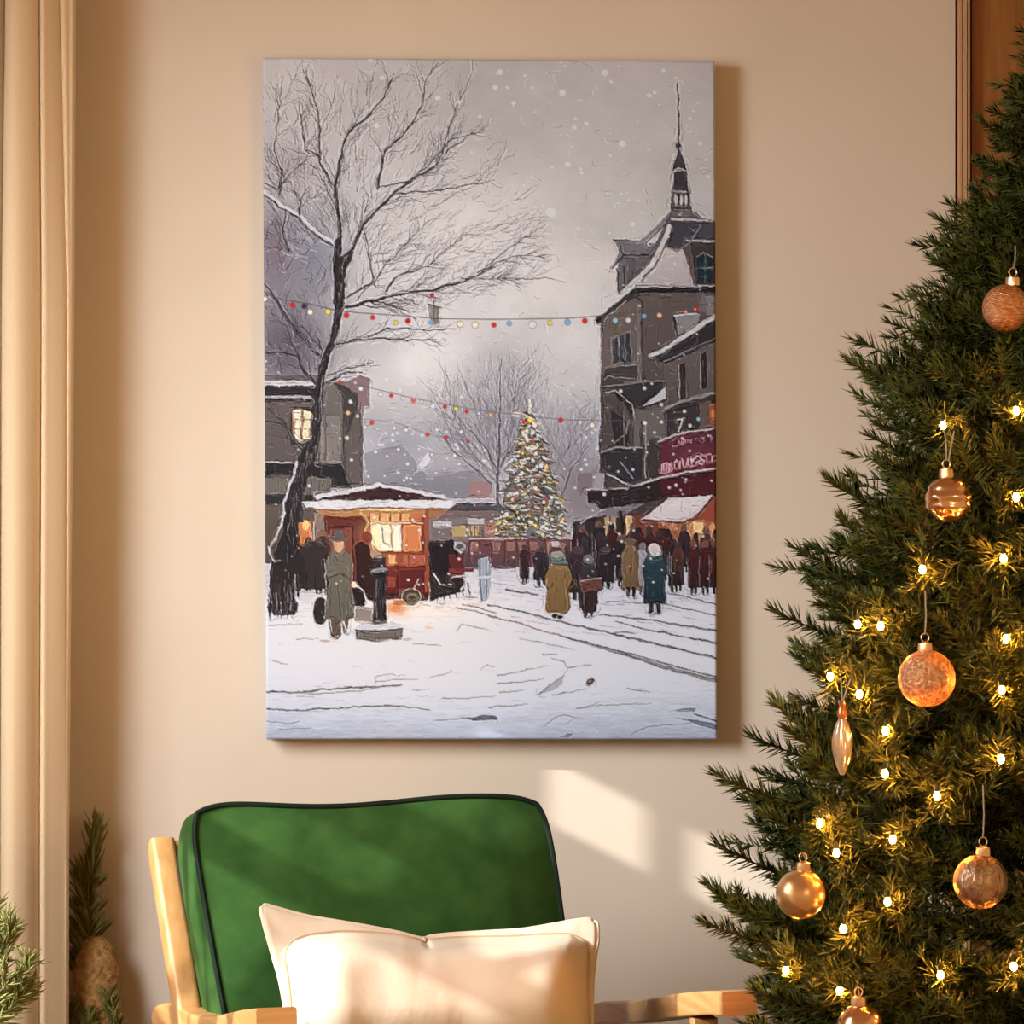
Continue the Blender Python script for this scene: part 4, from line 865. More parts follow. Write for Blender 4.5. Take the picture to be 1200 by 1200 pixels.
# ---------------------------------------------------------------- armchair
A = math.radians(15)
RV = Vector((math.cos(A), math.sin(A), 0)); BV = Vector((-math.sin(A), math.cos(A), 0))
def armchair():
    root = thing('armchair', 'oak framed armchair with a green velvet back cushion edged in black piping', 'armchair', (-.12, -.70, 0))
    # back cushion
    tl, tr, br, bl = at(220, 941, -.59), at(636, 931, -.47), at(674, 1262, -.58), at(279, 1272, -.70)
    nrm = (tr - tl).cross(bl - tl).normalized()
    if nrm.y > 0: nrm = -nrm
    th = .105
    n, m = 56, 36
    def mid(s, t):
        a, c = 2 * s - 1, 2 * t - 1
        k = .045
        a, c = a * (1 - k * abs(c) ** 9), c * (1 - k * 1.6 * abs(a) ** 9)
        s2, t2 = (a + 1) / 2, (c + 1) / 2
        p = (tl * (1 - s2) + tr * s2) * (1 - t2) + (bl * (1 - s2) + br * s2) * t2
        p = p + Vector((0, 0, -.0085)) * math.sin(math.pi * min(1, s2 * 1.25)) ** 2 * (1 - t2) ** 2
        p = p + Vector((.006, 0, 0)) * math.sin(math.pi * t2) * (1 if s2 > .5 else -.3) * abs(2 * s2 - 1)
        return p
    def front(s, t):
        a, c = abs(2 * s - 1), abs(2 * t - 1)
        puff = .030 * (1 - a ** 3.2) * (1 - c ** 3.2)
        wr = .0035 * mnoise.noise(Vector((s * 5, t * 4, 1.7))) * (1 - a ** 6) * (1 - c ** 6)
        return mid(s, t) + nrm * (puff + wr)
    b = MB(); vs = []
    for j in range(m + 1):
        for i in range(n + 1): vs.append(front(i / n, j / m))
    for j in range(m + 1):
        for i in range(n + 1):
            s, t = i / n, j / m
            vs.append(mid(s, t) - nrm * (th + .015 * (1 - abs(2 * s - 1) ** 3) * (1 - abs(2 * t - 1) ** 3)))
    w = n + 1; o2 = (m + 1) * w
    fs = [(j * w + i, j * w + i + 1, (j + 1) * w + i + 1, (j + 1) * w + i) for j in range(m) for i in range(n)]
    fs += [(o2 + j * w + i, o2 + (j + 1) * w + i, o2 + (j + 1) * w + i + 1, o2 + j * w + i + 1) for j in range(m) for i in range(n)]
    ring = [(i, 0) for i in range(n)] + [(n, j) for j in range(m)] + [(i, m) for i in range(n, 0, -1)] + [(0, j) for j in range(m, 0, -1)]
    L = len(ring); K = 6; base = len(vs)
    ctr = mid(.5, .5)
    for k in range(1, K):
        f = k / K
        for (i, j) in ring:
            p = mid(i / n, j / m); out = (p - ctr); out -= nrm * out.dot(nrm); out.normalize()
            vs.append(p - nrm * (th * f) + out * .009 * math.sin(math.pi * f) ** .7)
    rid = lambda k, q: (ring[q % L][1] * w + ring[q % L][0]) if k == 0 else ((o2 + ring[q % L][1] * w + ring[q % L][0]) if k == K else base + (k - 1) * L + q % L)
    for k in range(K):
        for q in range(L): fs.append((rid(k, q), rid(k, q + 1), rid(k + 1, q + 1), rid(k + 1, q)))
    b.add(vs, fs)
    cu = b.build('back_cushion', M['velvet'], root)
    p = MB(); p.tube([mid(i / n, j / m) + nrm * .0012 for i, j in ring], .0033, 8, closed=True)
    p.tube([mid(i / n, j / m) - nrm * (th - .001) for i, j in ring], .0033, 8, closed=True)
    p.build('piping', M['piping'], cu)
    # arms
    lw = .044
    lp = [at(u, v, y) + RV * lw / 2 for u, v, y in ((177, 1189, -.468), (179, 1181, -.475), (184, 1177.5, -.495), (191, 1175.5, -.525), (199, 1176.5, -.555), (208, 1180.5, -.59), (218, 1186, -.63), (231, 1190.5, -.68), (243, 1191.5, -.73), (256, 1189.5, -.785), (268, 1186.5, -.84), (282, 1183.5, -.91), (300, 1181.5, -1.0))]
    b = MB(); b.bar(lp, lw, .030, RV, .12); b.build('arm', M['oak_arm'], root)
    rw = .040
    rp = [at(u, v, y) + RV * rw / 2 for u, v, y in ((688, 1181, -.335), (694, 1176, -.355), (704, 1173.5, -.385), (720, 1174, -.435), (737, 1173.6, -.49), (754, 1170.8, -.545), (772, 1167.6, -.607), (790, 1164.8, -.67), (808, 1162.4, -.735), (826, 1161.2, -.80), (836, 1161.4, -.835), (846, 1162.4, -.87))]
    b = MB(); b.bar(rp, rw, .027, RV, .12); b.build('arm', M['oak_arm'], root)
    # back posts, one beside the cushion, one hidden behind it
    b = MB(); b.bar([at(u, v, y) for u, v, y in ((176, 984, -.475), (177.5, 984, -.475))], .001, .001, RV); b = MB()
    pt, pb = at(191, 981, -.49), at(224, 1188, -.60)
    dirv = (pb - pt)
    b.bar([pt, pt + dirv * .012, pt + dirv * .5, pb, pb + dirv * .62], .030, .040, RV, .22); b.build('back_post', M['oak'], root)
    p2t, p2b = pt + RV * .415 + Vector((0, .035, -.05)), pb + RV * .455 + Vector((0, .03, 0))
    d2 = p2b - p2t
    b = MB(); b.bar([p2t, p2t + d2 * .5, p2b, p2b + d2 * .62], .030, .040, RV, .22); b.build('back_post', M['oak'], root)
    b = MB()
    for f in (.12, .5, .9):
        b.bar([pt + dirv * f + BV * .022 + Vector((0, 0, .02)), p2t + d2 * f + BV * .022 + Vector((0, 0, .02))], .018, .04, BV, .2)
    b.build('back_rail', M['oak'], root)
    # legs: front pair under the arms, rear pair carrying the posts
    fl = lp[-3] ; fr = at(810, 1175, -.735) + RV * rw / 2
    for q, w_ in ((fl, .028), (fr, .027)):
        b = MB(); b.bar([Vector((q.x, q.y, q.z - .020)), Vector((q.x - .004, q.y + .01, .3)), Vector((q.x - .01, q.y + .03, 0))], w_, .03, RV, .2); b.build('leg', M['oak'], root)
    for q, d in ((pb + dirv * .5, -1), (p2b + d2 * .5, 1)):
        b = MB(); b.bar([q, q * .5 + Vector((q.x, q.y + .14, 0)) * .5, Vector((q.x - .02, q.y + .16, 0))], .03, .034, RV, .2); b.build('leg', M['oak'], root)
    # seat: rails and cushion, below the frame's edge
    c0 = Vector((-.085, -.70, 0))
    def q(x, y, z): return c0 + RV * x + BV * y + Vector((0, 0, z))
    b = MB()
    for x in (-.238, .238): b.bar([q(x, .22, .36), q(x, -.22, .385)], .022, .05, RV, .2)
    b.bar([q(-.238, -.21, .385), q(.238, -.21, .385)], .022, .05, BV, .2); b.bar([q(-.238, .21, .36), q(.238, .21, .36)], .022, .05, BV, .2)
    b.build('seat_frame', M['oak'], root)
    b = MB(); vs = []
    for k in range(13):
        zf = k / 12
        sh = 1 - .035 * abs(2 * zf - 1) ** 4
        for i in range(48):
            g = 2 * math.pi * i / 48
            cx, cy = math.cos(g), math.sin(g)
            e = .28
            x = .225 * sh * math.copysign(abs(cx) ** e, cx); y = .18 * sh * math.copysign(abs(cy) ** e, cy)
            vs.append(q(x, y * 1.22, .372 + .092 * zf - .06 * y))
    fs = [(k * 48 + i, k * 48 + (i + 1) % 48, (k + 1) * 48 + (i + 1) % 48, (k + 1) * 48 + i) for k in range(12) for i in range(48)]
    fs += [tuple(range(48)), tuple(12 * 48 + i for i in range(48))]
    b.add(vs, fs); b.build('seat_cushion', M['velvet'], root)
armchair()

# ---------------------------------------------------------------- cream lumbar pillow
def pillow():
    def curve(pts, s):
        f = s * (len(pts) - 1); i = min(len(pts) - 2, int(f)); f -= i
        p0, p1, p2, p3 = pts[max(i - 1, 0)], pts[i], pts[i + 1], pts[min(i + 2, len(pts) - 1)]
        return [.5 * (2 * b + (c - a) * f + (2 * a - 5 * b + 4 * c - d) * f * f + (3 * b - a - 3 * c + d) * f ** 3) for a, b, c, d in zip(p0, p1, p2, p3)]
    top = [(304, 1059), (328, 1066), (360, 1074.5), (395, 1080.5), (430, 1086.5), (468, 1094), (494, 1100.5), (506, 1098), (530, 1095.5), (570, 1093), (610, 1090.5), (645, 1085), (675, 1079.5), (699, 1077)]
    bot = [(350, 1292), (420, 1284), (500, 1281), (600, 1284), (688, 1292)]
    lef = [(304, 1059), (312, 1090), (320, 1118), (329, 1150), (336, 1190), (341, 1230), (350, 1292)]
    rig = [(699, 1077), (700, 1100), (697, 1120), (694, 1150), (693, 1185), (692, 1230), (688, 1292)]
    def base(s, t):
        tp, bt, lf, rt = curve(top, s), curve(bot, s), curve(lef, t), curve(rig, t)
        r = [(1 - t) * tp[k] + t * bt[k] + (1 - s) * lf[k] + s * rt[k] - ((1 - s) * (1 - t) * top[0][k] + s * (1 - t) * top[-1][k] + (1 - s) * t * bot[0][k] + s * t * bot[-1][k]) for k in (0, 1)]
        y = -.715 + .10 * s - .105 * t
        k0 = math.exp(-(s / .018) ** 2 - (t / .03) ** 2); k1 = math.exp(-((1 - s) / .018) ** 2 - (t / .03) ** 2)
        return r[0] + 5 * k0 - 6 * k1, r[1] + 5 * k0 + 5 * k1, y
    TAB = [(0, .52), (.06, .30), (.10, .2), (.15, .135), (.23, .09), (.4, .03), (.48, .03), (.55, .05), (.64, .055), (.8, .075), (.9, .11), (.955, .2), (.975, .35), (1, .52)]
    def seam_t(s):
        for (a, ta), (c, tc) in zip(TAB, TAB[1:]):
            if s <= c: return ta + (tc - ta) * (s - a) / (c - a)
        return TAB[-1][1]
    def inner(s, t):
        """how far inside the stuffed part, 0 at the seam"""
        a = min((s - .028) / .22, (.988 - s) / .17, 1); c = min((t - seam_t(s)) / .42, (.97 - t) / .30, 1)
        return a, c
    def height(s, t):
        e = min(s, 1 - s, t * .6, (1 - t) * .6)
        hh = .0045 * min(1, e / .012) ** .5
        a, c = inner(s, t)
        if a > 0 and c > 0:
            x = 1 - (1 - a) ** 2.2; z = 1 - (1 - c) ** 2.2
            g = x * z
            hh += .006 * min(1, a * 9) * min(1, c * 9)
            hh += .058 * g * (.72 + .28 * math.sin(math.pi * t))
            hh += .004 * math.sin(9 * s + 2 * t) * g * .5 + .0035 * mnoise.noise(Vector((s * 9, t * 3, .4))) * g
        else:
            hh += .0015 * mnoise.noise(Vector((s * 14, t * 9, 2.)))
        # dart running down from the notch in the top edge
        ds = (s - (.478 + .16 * t)) / (.016 + .05 * t)
        hh -= .013 * math.exp(-ds * ds) * math.exp(-((t - .05) / .13) ** 2)
        return hh
    n, m = 130, 84
    b = MB(); vs = []; root_loc = at(500, 1290, -.78)
    def P(s, t, sg=1):
        u, v, y = base(s, t)
        h = height(s, t)
        hh = h if sg > 0 else -min(h, .034)
        return at(u, v, y - hh) + Vector((0, 0, .25 * hh))
    w = n + 1
    for sg in (1, -1):
        for j in range(m + 1):
            for i in range(n + 1): vs.append(P(i / n, j / m, sg))
    o2 = (m + 1) * w
    fs = [(j * w + i, (j + 1) * w + i, (j + 1) * w + i + 1, j * w + i + 1) for j in range(m) for i in range(n)]
    fs += [(o2 + j * w + i, o2 + j * w + i + 1, o2 + (j + 1) * w + i + 1, o2 + (j + 1) * w + i) for j in range(m) for i in range(n)]
    ring = [(i, 0) for i in range(n)] + [(n, j) for j in range(m)] + [(i, m) for i in range(n, 0, -1)] + [(0, j) for j in range(m, 0, -1)]
    for q in range(len(ring)):
        a, c = ring[q], ring[(q + 1) % len(ring)]
        i0, i1 = a[1] * w + a[0], c[1] * w + c[0]
        fs.append((i0, i1, o2 + i1, o2 + i0))
    b.add(vs, fs)
    root = thing('throw_pillow', 'cream cotton lumbar pillow with pointed corners leaning on the green cushion', 'pillow', root_loc)
    body = b.build('pillow_cover', M['cream'], root)
    # seam following the top and sides of the stuffed part
    sp = []
    for k in range(101):
        f = k / 100
        if f < .12: x, t = .028 + .022 * (f / .12), .75 - f / .12 * .40
        elif f > .88: x, t = .966 + .02 * (f - .88) / .12, .30 + (f - .88) / .12 * .45
        else:
            x = .05 + (f - .12) / .76 * .916; t = seam_t(x)
        sp.append(P(x, t + .004) + Vector((0, -.0022, 0)))
    for _ in range(3): sp = [sp[0]] + [sp[k] * .5 + (sp[k - 1] + sp[k + 1]) * .25 for k in range(1, len(sp) - 1)] + [sp[-1]]
    q = MB(); q.tube(sp, .0021, 6); q.build('seam', M['seam'], body)
    e = MB(); e.tube([P(i / n, j / m) * .5 + P(i / n, j / m, -1) * .5 for i, j in ring], .0032, 8, closed=True)
    e.build('edge_cord', M['cream'], body)
pillow()

# ---------------------------------------------------------------- foliage builders
def needle_cloud(stems, per_m, length, width, seed, ang=(42, 62), up=.25, flat=.55, tipdense=True):
    """stems: list of (N,3) arrays. Returns verts, tris, tone for thin three-sided needles along the stems"""
    R = np.random.RandomState(seed)
    V, T = [], []
    for st in stems:
        st = np.asarray(st, float)
        sg = st[1:] - st[:-1]; ln = np.linalg.norm(sg, axis=1); L = ln.sum()
        n = max(6, int(L * per_m))
        t = np.sort(R.uniform(0, 1, n)) * L
        cum = np.concatenate([[0], np.cumsum(ln)])
        k = np.clip(np.searchsorted(cum, t) - 1, 0, len(sg) - 1)
        f = (t - cum[k]) / ln[k]
        p = st[k] + sg[k] * f[:, None]
        tg = sg[k] / ln[k][:, None]
        ref = np.tile(np.array([[0, 0, 1.]]), (n, 1)); ref[np.abs(tg[:, 2]) > .95] = (1, 0, 0)
        a = np.cross(tg, ref); a /= np.linalg.norm(a, axis=1)[:, None]
        b = np.cross(a, tg)
        g = R.uniform(0, 2 * math.pi, n)
        ca, sa = np.cos(g), np.sin(g) * flat + up * .5
        per = a * ca[:, None] + b * sa[:, None]; per /= np.linalg.norm(per, axis=1)[:, None] + 1e-9
        end = np.clip((L - t) / (length * 1.5), 0, 1) ** .6
        th = np.radians(R.uniform(ang[0], ang[1], n)) * (.22 + .78 * end)
        d = tg * np.cos(th)[:, None] + per * np.sin(th)[:, None]
        d += R.normal(0, .035, d.shape); d /= np.linalg.norm(d, axis=1)[:, None]
        l = length * R.uniform(.75, 1.15, n) * (.75 + .25 * end)
        q = np.cross(d, R.normal(0, 1, (n, 3))); q /= np.linalg.norm(q, axis=1)[:, None]
        r = np.cross(d, q)
        w = width * .5
        bend = np.array([0, 0, 1.]) * (l * .06)[:, None]
        v = np.stack([p + q * w, p - q * w * .5 + r * w * .87, p - q * w * .5 - r * w * .87, p + d * (l * .6)[:, None] + q * w * .75 + bend, p + d * (l * .6)[:, None] - q * w * .75 + bend, p + d * l[:, None] + bend * 1.6], 1)
        V.append(v)
        tone = np.clip(R.uniform(.15, .75) + R.normal(0, .2, n), 0, 1)
        T.append(np.repeat(tone, 6))
    V = np.concatenate(V).reshape(-1, 3); T = np.concatenate(T)
    n = len(V) // 6
    o = np.arange(n)[:, None, None] * 6
    f = np.array([[0, 1, 4], [0, 4, 3], [1, 2, 4], [2, 0, 3], [2, 3, 4], [3, 4, 5]])[None]
    return V, (f + o).reshape(-1, 3), T

def cloud_mesh(name, V, Fc, T, material, extra=None, extra_mat=None):
    """needles plus (extra) a tube mesh for the stems, as one mesh"""
    V = np.asarray(V, np.float32); Fc = np.asarray(Fc, np.int32)
    me = bpy.data.meshes.new(name)
    tri = [Fc]; mi = [np.zeros(len(Fc), np.int32)]
    if extra is not None:
        ev = np.array(extra.v, np.float32); et = []
        for f in extra.f:
            for k in range(1, len(f) - 1): et.append((f[0], f[k], f[k + 1]))
        tri.append(np.array(et, np.int32) + len(V)); mi.append(np.ones(len(et), np.int32))
        V = np.concatenate([V, ev]); T = np.concatenate([T, np.zeros(len(ev))])
    tri = np.concatenate(tri); mi = np.concatenate(mi)
    me.vertices.add(len(V)); me.vertices.foreach_set('co', V.ravel())
    me.loops.add(tri.size); me.loops.foreach_set('vertex_index', tri.ravel())
    me.polygons.add(len(tri)); me.polygons.foreach_set('loop_start', np.arange(0, tri.size, 3, dtype=np.int32))
    me.polygons.foreach_set('material_index', mi)
    me.update(calc_edges=True)
    at_ = me.attributes.new('tone', 'FLOAT', 'POINT'); at_.data.foreach_set('value', T.astype(np.float32))
    me.materials.append(material)
    if extra is not None: me.materials.append(extra_mat)
    return me

def bough_mesh(name, L, seed, tip=False):
    """a fir bough along +X: main stem, side shoots in a loose flat spray, needles all round"""
    r = random.Random(seed)
    stems = []
    N = 12
    main = [Vector((L * i / N, .012 * L * math.sin(i * .9 + seed) * (1 - i / N), L * (.16 * ((i / N) ** 2 - i / N) + .010 * math.sin(i * 1.3 + seed) * (1 - i / N)))) for i in range(N + 1)]
    stems.append(main)
    tb = MB()
    tb.tube(main, [max(.0011, .0042 * (L / .45) * (1 - .85 * i / N)) for i in range(N + 1)], 5)
    def at_main(f):
        x = f * N; i = min(N - 1, int(x)); return main[i].lerp(main[i + 1], x - i)
    f = .20; side = 1
    while f < (.60 if tip else .78):
        p = at_main(f)
        ln = L * (.17 + .42 * (1 - f)) * r.uniform(.8, 1.15)
        a = side * math.radians(r.uniform(26, 44))
        d = Vector((math.cos(a), math.sin(a), r.uniform(-.12, .24))).normalized()
        n = 5; tw = []
        for i in range(n + 1):
            t = i / n
            q = p + d * ln * t + Vector((ln * .10 * t * t, 0, ln * .10 * t * t + r.uniform(-.003, .003)))
            tw.append(q)
        stems.append(tw); tb.tube(tw, [.0016, .0014, .0013, .0011, .001, .0007], 4)
        if ln > .13:
            for s2 in (1, -1):
                for g in ((.4, .7) if ln > .14 else (.5,)):
                    p2 = tw[0].lerp(tw[-1], g); a2 = a + s2 * math.radians(r.uniform(35, 50)); l2 = ln * (1 - g) * r.uniform(.7, .95)
                    d2 = Vector((math.cos(a2), math.sin(a2), r.uniform(-.15, .25))).normalized()
                    t2 = [p2 + d2 * l2 * t for t in (0, .33, .66, 1)]
                    stems.append(t2); tb.tube(t2, [.0012, .0011, .001, .0007], 4)
        f += r.uniform(.055, .085) * (.40 / max(L, .25)) ** .4; side = -side
    stems = [np.array([tuple(p) for p in s]) for s in stems]
    V, Fc, T = needle_cloud(stems, 1700, .0235, .0020, seed, ang=(46, 60), flat=.85)
    return cloud_mesh(name, V, Fc, T, M['needle'], tb, M['bark'])

# ---------------------------------------------------------------- Christmas tree
TY = -.80
TU = 1262
ENV = [(-90, 0), (60, 62), (150, 122), (250, 160), (340, 205), (425, 272), (570, 292), (640, 332), (715, 358), (820, 372), (910, 420), (1080, 440), (1180, 430), (1340, 455), (1420, 440)]
def env(v):
    for (a, ra), (c, rc) in zip(ENV, ENV[1:]):
        if v <= c: return ra + (rc - ra) * max(0, (v - a)) / (c - a)
    return ENV[-1][1]
def v_of(z, y=TY): return 600 + (CAM[2] - z) * F / (y - CAM[1])
SCL = (TY - CAM[1]) / F
def tree_radius(z): return env(v_of(z)) * SCL
TX = at(TU, 0, TY).x
LIGHTS = [(1191, 482), (1105, 499), (1191, 583), (1176, 655), (1081, 668), (1005, 732), (1032, 734), (1179, 749), (973, 793), (1007, 814), (1174, 809), (1038, 857), (1173, 890), (1037, 907), (1098, 933), (961, 965), (980, 1000), (1046, 984), (1040, 1057), (988, 1089), (921, 1138), (984, 1161), (1102, 1143), (1188, 1133)]
def on_surface(u, v, k=1.0):
    """the point of the tree's front seen at pixel (u, v)"""
    y = TY
    for _ in range(12):
        p = at(u, v, y)
        r = tree_radius(p.z) * k
        dx = p.x - TX
        y = TY - math.sqrt(max(.0004, r * r - dx * dx)) * .92
    return at(u, v, y)

def christmas_tree():
    root = thing('christmas_tree', 'green fir Christmas tree with lights and copper baubles beside the wooden door', 'christmas tree', (TX, TY, 0))
    t = MB(); t.tube([(TX, TY, .02), (TX + .004, TY, .7), (TX, TY, 1.4), (TX, TY, v and 1.80)], [.032, .026, .014, .005], 10)
    t.build('trunk', M['bark'], root)
    s = MB(); s.lathe((TX, TY, 0), [(.20, 0), (.20, .012), (.06, .03), (.05, .12), (.036, .12)], 24); s.build('stand', M['wire'], root)
    lens = [.16, .24, .33, .42, .50]
    meshes = [[bough_mesh('fir_bough', L, 100 + 10 * i + k) for k in range(2)] for i, L in enumerate(lens)]
    tips = [[bough_mesh('fir_bough', L, 300 + 10 * i + k, True) for k in range(2)] for i, L in enumerate(lens)]
    r = random.Random(5)
    cnt = [0]
    def place(tip, base, roll, meshes=meshes):
        d = tip - base; L = d.length
        i = min(range(5), key=lambda q: abs(math.log(lens[q] / L)))
        me = meshes[i][r.randrange(2)]
        x = d.normalized(); z = Vector((0, 0, 1)); z = (z - x * z.dot(x))
        if z.length < .05: z = Vector((1, 0, 0)) - x * x.x
        z.normalize(); y = z.cross(x)
        rot = Matrix((x, y, z)).transposed() @ Matrix.Rotation(roll, 3, 'X')
        k = L / lens[i]
        o = bpy.data.objects.new('branch', me); COL.objects.link(o); o.parent = root
        o.matrix_local = Matrix.Translation(base - root.location) @ rot.to_4x4() @ Matrix.Scale(k / 1.005, 4)
        cnt[0] += 1
        return o
    # boughs whose tips draw the outline against the wall: tip pixel, depth, slope of the outer end
    TIPS = [(1147, 140, -.80, .62), (1113, 240, -.82, .42), (1108, 331, -.80, .45), (1085, 385, -.84, .40), (1076, 418, -.76, .32), (992, 422, -.82, .42), (1026, 497, -.80, .26), (972, 563, -.86, .50), (1064, 552, -.80, .3), (927, 640, -.82, .40), (985, 632, -.76, .44), (953, 690, -.90, .3), (903, 715, -.84, .33), (930, 818, -.84, .26), (877, 863, -.80, .27), (837, 908, -.86, .34), (900, 905, -.78, .3), (838, 990, -.84, .36), (880, 965, -.78, .3), (822, 1081, -.92, .25), (858, 1068, -.80, .3), (890, 1125, -.95, .3), (884, 1163, -.98, .2), (868, 1200, -1.0, .2)]
    for u, v_, y, sl in TIPS:
        tip = at(u, v_, y)
        D = TX - tip.x
        f = .84
        base = Vector((TX - D * (1 - f) * .9, y + (TY - y) * f, tip.z - D * f * sl * .92))
        place(tip, base, r.uniform(-.5, .5), tips)
    # whorls filling the body, from the top down; only the directions the room sees
    zt = 1.74
    z = zt; ph = 0.
    hang = [on_surface(u, v_, 1.03) for u, v_ in LIGHTS]
    picks = []
    while z > .20:
        rad = tree_radius(z)
        n = 6 if rad > .2 else 5
        for k in range(n):
            a = math.radians(150 + (k + .5 + r.uniform(-.3, .3)) * 168 / n + ph)      # 180 = left, 270 = towards the room
            picks.append((z + r.uniform(-.03, .03), a))
        z -= .078 + .02 * (1.7 - z) * .2
        ph = r.uniform(-10, 10)
    r.shuffle(picks)
    for z, a in picks:
        if cnt[0] >= 100: break
        rad = tree_radius(z) * r.uniform(.84, .96)
        if rad < .05: continue
        tip = Vector((TX + math.cos(a) * rad, TY + math.sin(a) * rad, z))
        if math.cos(a) > .75: continue
        sl = r.uniform(.22, .5)
        base = Vector((TX + math.cos(a) * rad * .08, TY + math.sin(a) * rad * .08, z - rad * sl))
        if base.z < .1: base.z = .1
        place(tip, base, r.uniform(-.6, .6))
    print('boughs', cnt[0])
    # the rest of the crown: inner shoots and the far side, too many to tell apart
    Vs, Fs, Ts = [], [], []; off = 0
    R = np.random.RandomState(3)
    stems = []
    for q in range(2700):
        z = 1.78 - 1.62 * R.rand() ** .8
        rad = tree_radius(z)
        a = R.uniform(0, 2 * math.pi)
        front = math.sin(a) < .35 and math.cos(a) < .6
        r0 = rad * (R.uniform(.30, .70) if front else R.uniform(.35, .95))
        ln = R.uniform(.07, .13) * (1 if rad > .15 else .6)
        p = Vector((TX + math.cos(a) * (r0 - ln * .6), TY + math.sin(a) * (r0 - ln * .6), z))
        a2 = a + R.uniform(-.9, .9)
        d = Vector((math.cos(a2), math.sin(a2), R.uniform(.0, .6))).normalized()
        stems.append(np.array([tuple(p - root.location + d * ln * t) for t in (0, .5, 1)]))
    for u, v_ in LIGHTS:                                             # shoots nestling round each bulb
        p = on_surface(u, v_, .93)
        ax = (Vector((TX, TY, p.z)) - p).normalized(); sd = Vector((-ax.y, ax.x, 0))
        for k in range(4):
            g = R.uniform(0, 6.28)
            d = (sd * math.cos(g) + Vector((0, 0, 1)) * math.sin(g) - ax * .25).normalized()
            c = p + ax * R.uniform(.006, .016) + sd * R.uniform(-.012, .012) + Vector((0, 0, R.uniform(-.012, .012)))
            stems.append(np.array([tuple(c - root.location + d * t) for t in (-.045, -.01, .03)]))
    V, Fc, T = needle_cloud(stems, 900, .021, .0020, 77, ang=(44, 66), flat=.9)
    o = bpy.data.objects.new('inner_foliage', cloud_mesh('inner_foliage', V, Fc, T, M['needle'])); COL.objects.link(o); o.parent = root
    o['kind'] = 'stuff'
    return root
v = True
TREE = christmas_tree()

# ---------------------------------------------------------------- string of lights
def string_lights():
    pts = [on_surface(u, v_, .95) for u, v_ in LIGHTS]
    root = thing('string_lights', 'string of small warm glowing bulbs wound around the Christmas tree', 'fairy lights', (TX, TY, 0))
    order = sorted(range(len(pts)), key=lambda i: -pts[i].z)
    path = []
    seq = [pts[i] for i in order]
    for a, c in zip(seq, seq[1:]):
        for k in range(8):
            t = k / 8
            p = a.lerp(c, t); ax = Vector((TX, TY, p.z))
            sink = .10 * math.sin(math.pi * t) ** .6 + .012
            p = p + (ax - p).normalized() * sink + Vector((0, 0, -.02 * math.sin(math.pi * t)))
            path.append(p)
    w = MB(); w.tube(path, .0009, 5); w.build('wire', M['wire'], root)
    proto = sock = None
    for p in pts:
        loc = p - root.location
        if proto is None:
            b = MB(); b.lathe((0, 0, 0), [(.0004, -.0042), (.0022, -.0034), (.0033, -.0012), (.0034, .0010), (.0026, .0032), (.0016, .0048)], 12)
            proto = b.build('bulb', M['bulb']); bm_ = proto; COL.objects.unlink(proto)
            s = MB(); s.lathe((0, 0, 0), [(.0022, .0048), (.0024, .010), (.0012, .013)], 8); sock = s.build('socket', M['wire']); COL.objects.unlink(sock)
        o = proto.copy(); COL.objects.link(o); o.parent = root; o.location = loc
        c = sock.copy(); COL.objects.link(c); c.parent = o
    bpy.data.objects.remove(proto); bpy.data.objects.remove(sock)
string_lights()

# ---------------------------------------------------------------- baubles
def ball_prof(r, bands=None, n=30, squash=1.):
    pr = []
    for i in range(n + 1):
        a = -math.pi / 2 + math.pi * i / n
        q = r * math.cos(a); z = r * math.sin(a) * squash
        if bands: q *= 1 + bands(math.sin(a))
        pr.append((max(q, .0004), z))
    return pr
def bauble(name, label, u, v_, rpx, material, cap_du, string_to, bands=None, wob=None, k=1.12, squash=1., two=False):
    p = on_surface(u, v_, k)
    sc = (p.y - CAM[1]) / F
    r = rpx * sc
    root = thing(name, label, 'bauble', (p.x, p.y, p.z - r), 'baubles on the Christmas tree')
    b = MB(); b.lathe(p, ball_prof(r, bands, 36, squash), 48, wob); o = b.build('ball', material, root)
    c = MB(); cx = p + Vector((cap_du * sc, 0, r * squash * .94))
    c.lathe(cx, [(.0072, 0), (.0074, .0035), (.0068, .0085), (.0030, .0098)], 20, lambda g, z: 1 + .05 * math.cos(g * 10))
    c.build('cap', M['capm'], root)
    h = MB(); top = cx + Vector((0, 0, .0098))
    h.tube([top + Vector((.004 * math.sin(g), 0, .0045 - .0045 * math.cos(g))) for g in [i * math.pi / 8 for i in range(17)]], .0006, 5)
    h.build('loop', M['capm'], root)
    e = on_surface(string_to[0], string_to[1], 1.0); e = at(string_to[0], string_to[1], p.y + .004)
    s = MB(); s.tube([top + Vector((0, 0, .008)), e.lerp(top, .5) + Vector((.001, 0, 0)), e], .0008, 5)
    if two: s.tube([top + Vector((.002, 0, .008)), e + Vector((.010, 0, 0))], .0008, 5)
    s.build('string', M['thread'], root)
    return root
bauble('bauble', 'matte copper bauble high on the tree in front of the wooden door', 1179, 361, 28, M['glitter2'], 8, (1190, 288))
bauble('bauble', 'ribbed shiny rose gold bauble banded with grooves hanging between two glowing bulbs', 1111, 585, 27, M['rose'], -2, (1107, 505), lambda s: .035 * math.sin(s * 13) * (1 - s * s) - .03 * (s < -.55), lambda g, z: 1 + .02 * math.sin(g * 5 + z * 300), two=True)
bauble('bauble', 'largest copper bauble with a sparkling glitter coat at mid height of the tree', 1086, 795, 33.5, M['glitter'], -2, (1084, 692))
bauble('bauble', 'smooth champagne gold bauble near the tree edge above the chair arm', 938, 1048, 29, M['satin'], 3, (943, 1000))
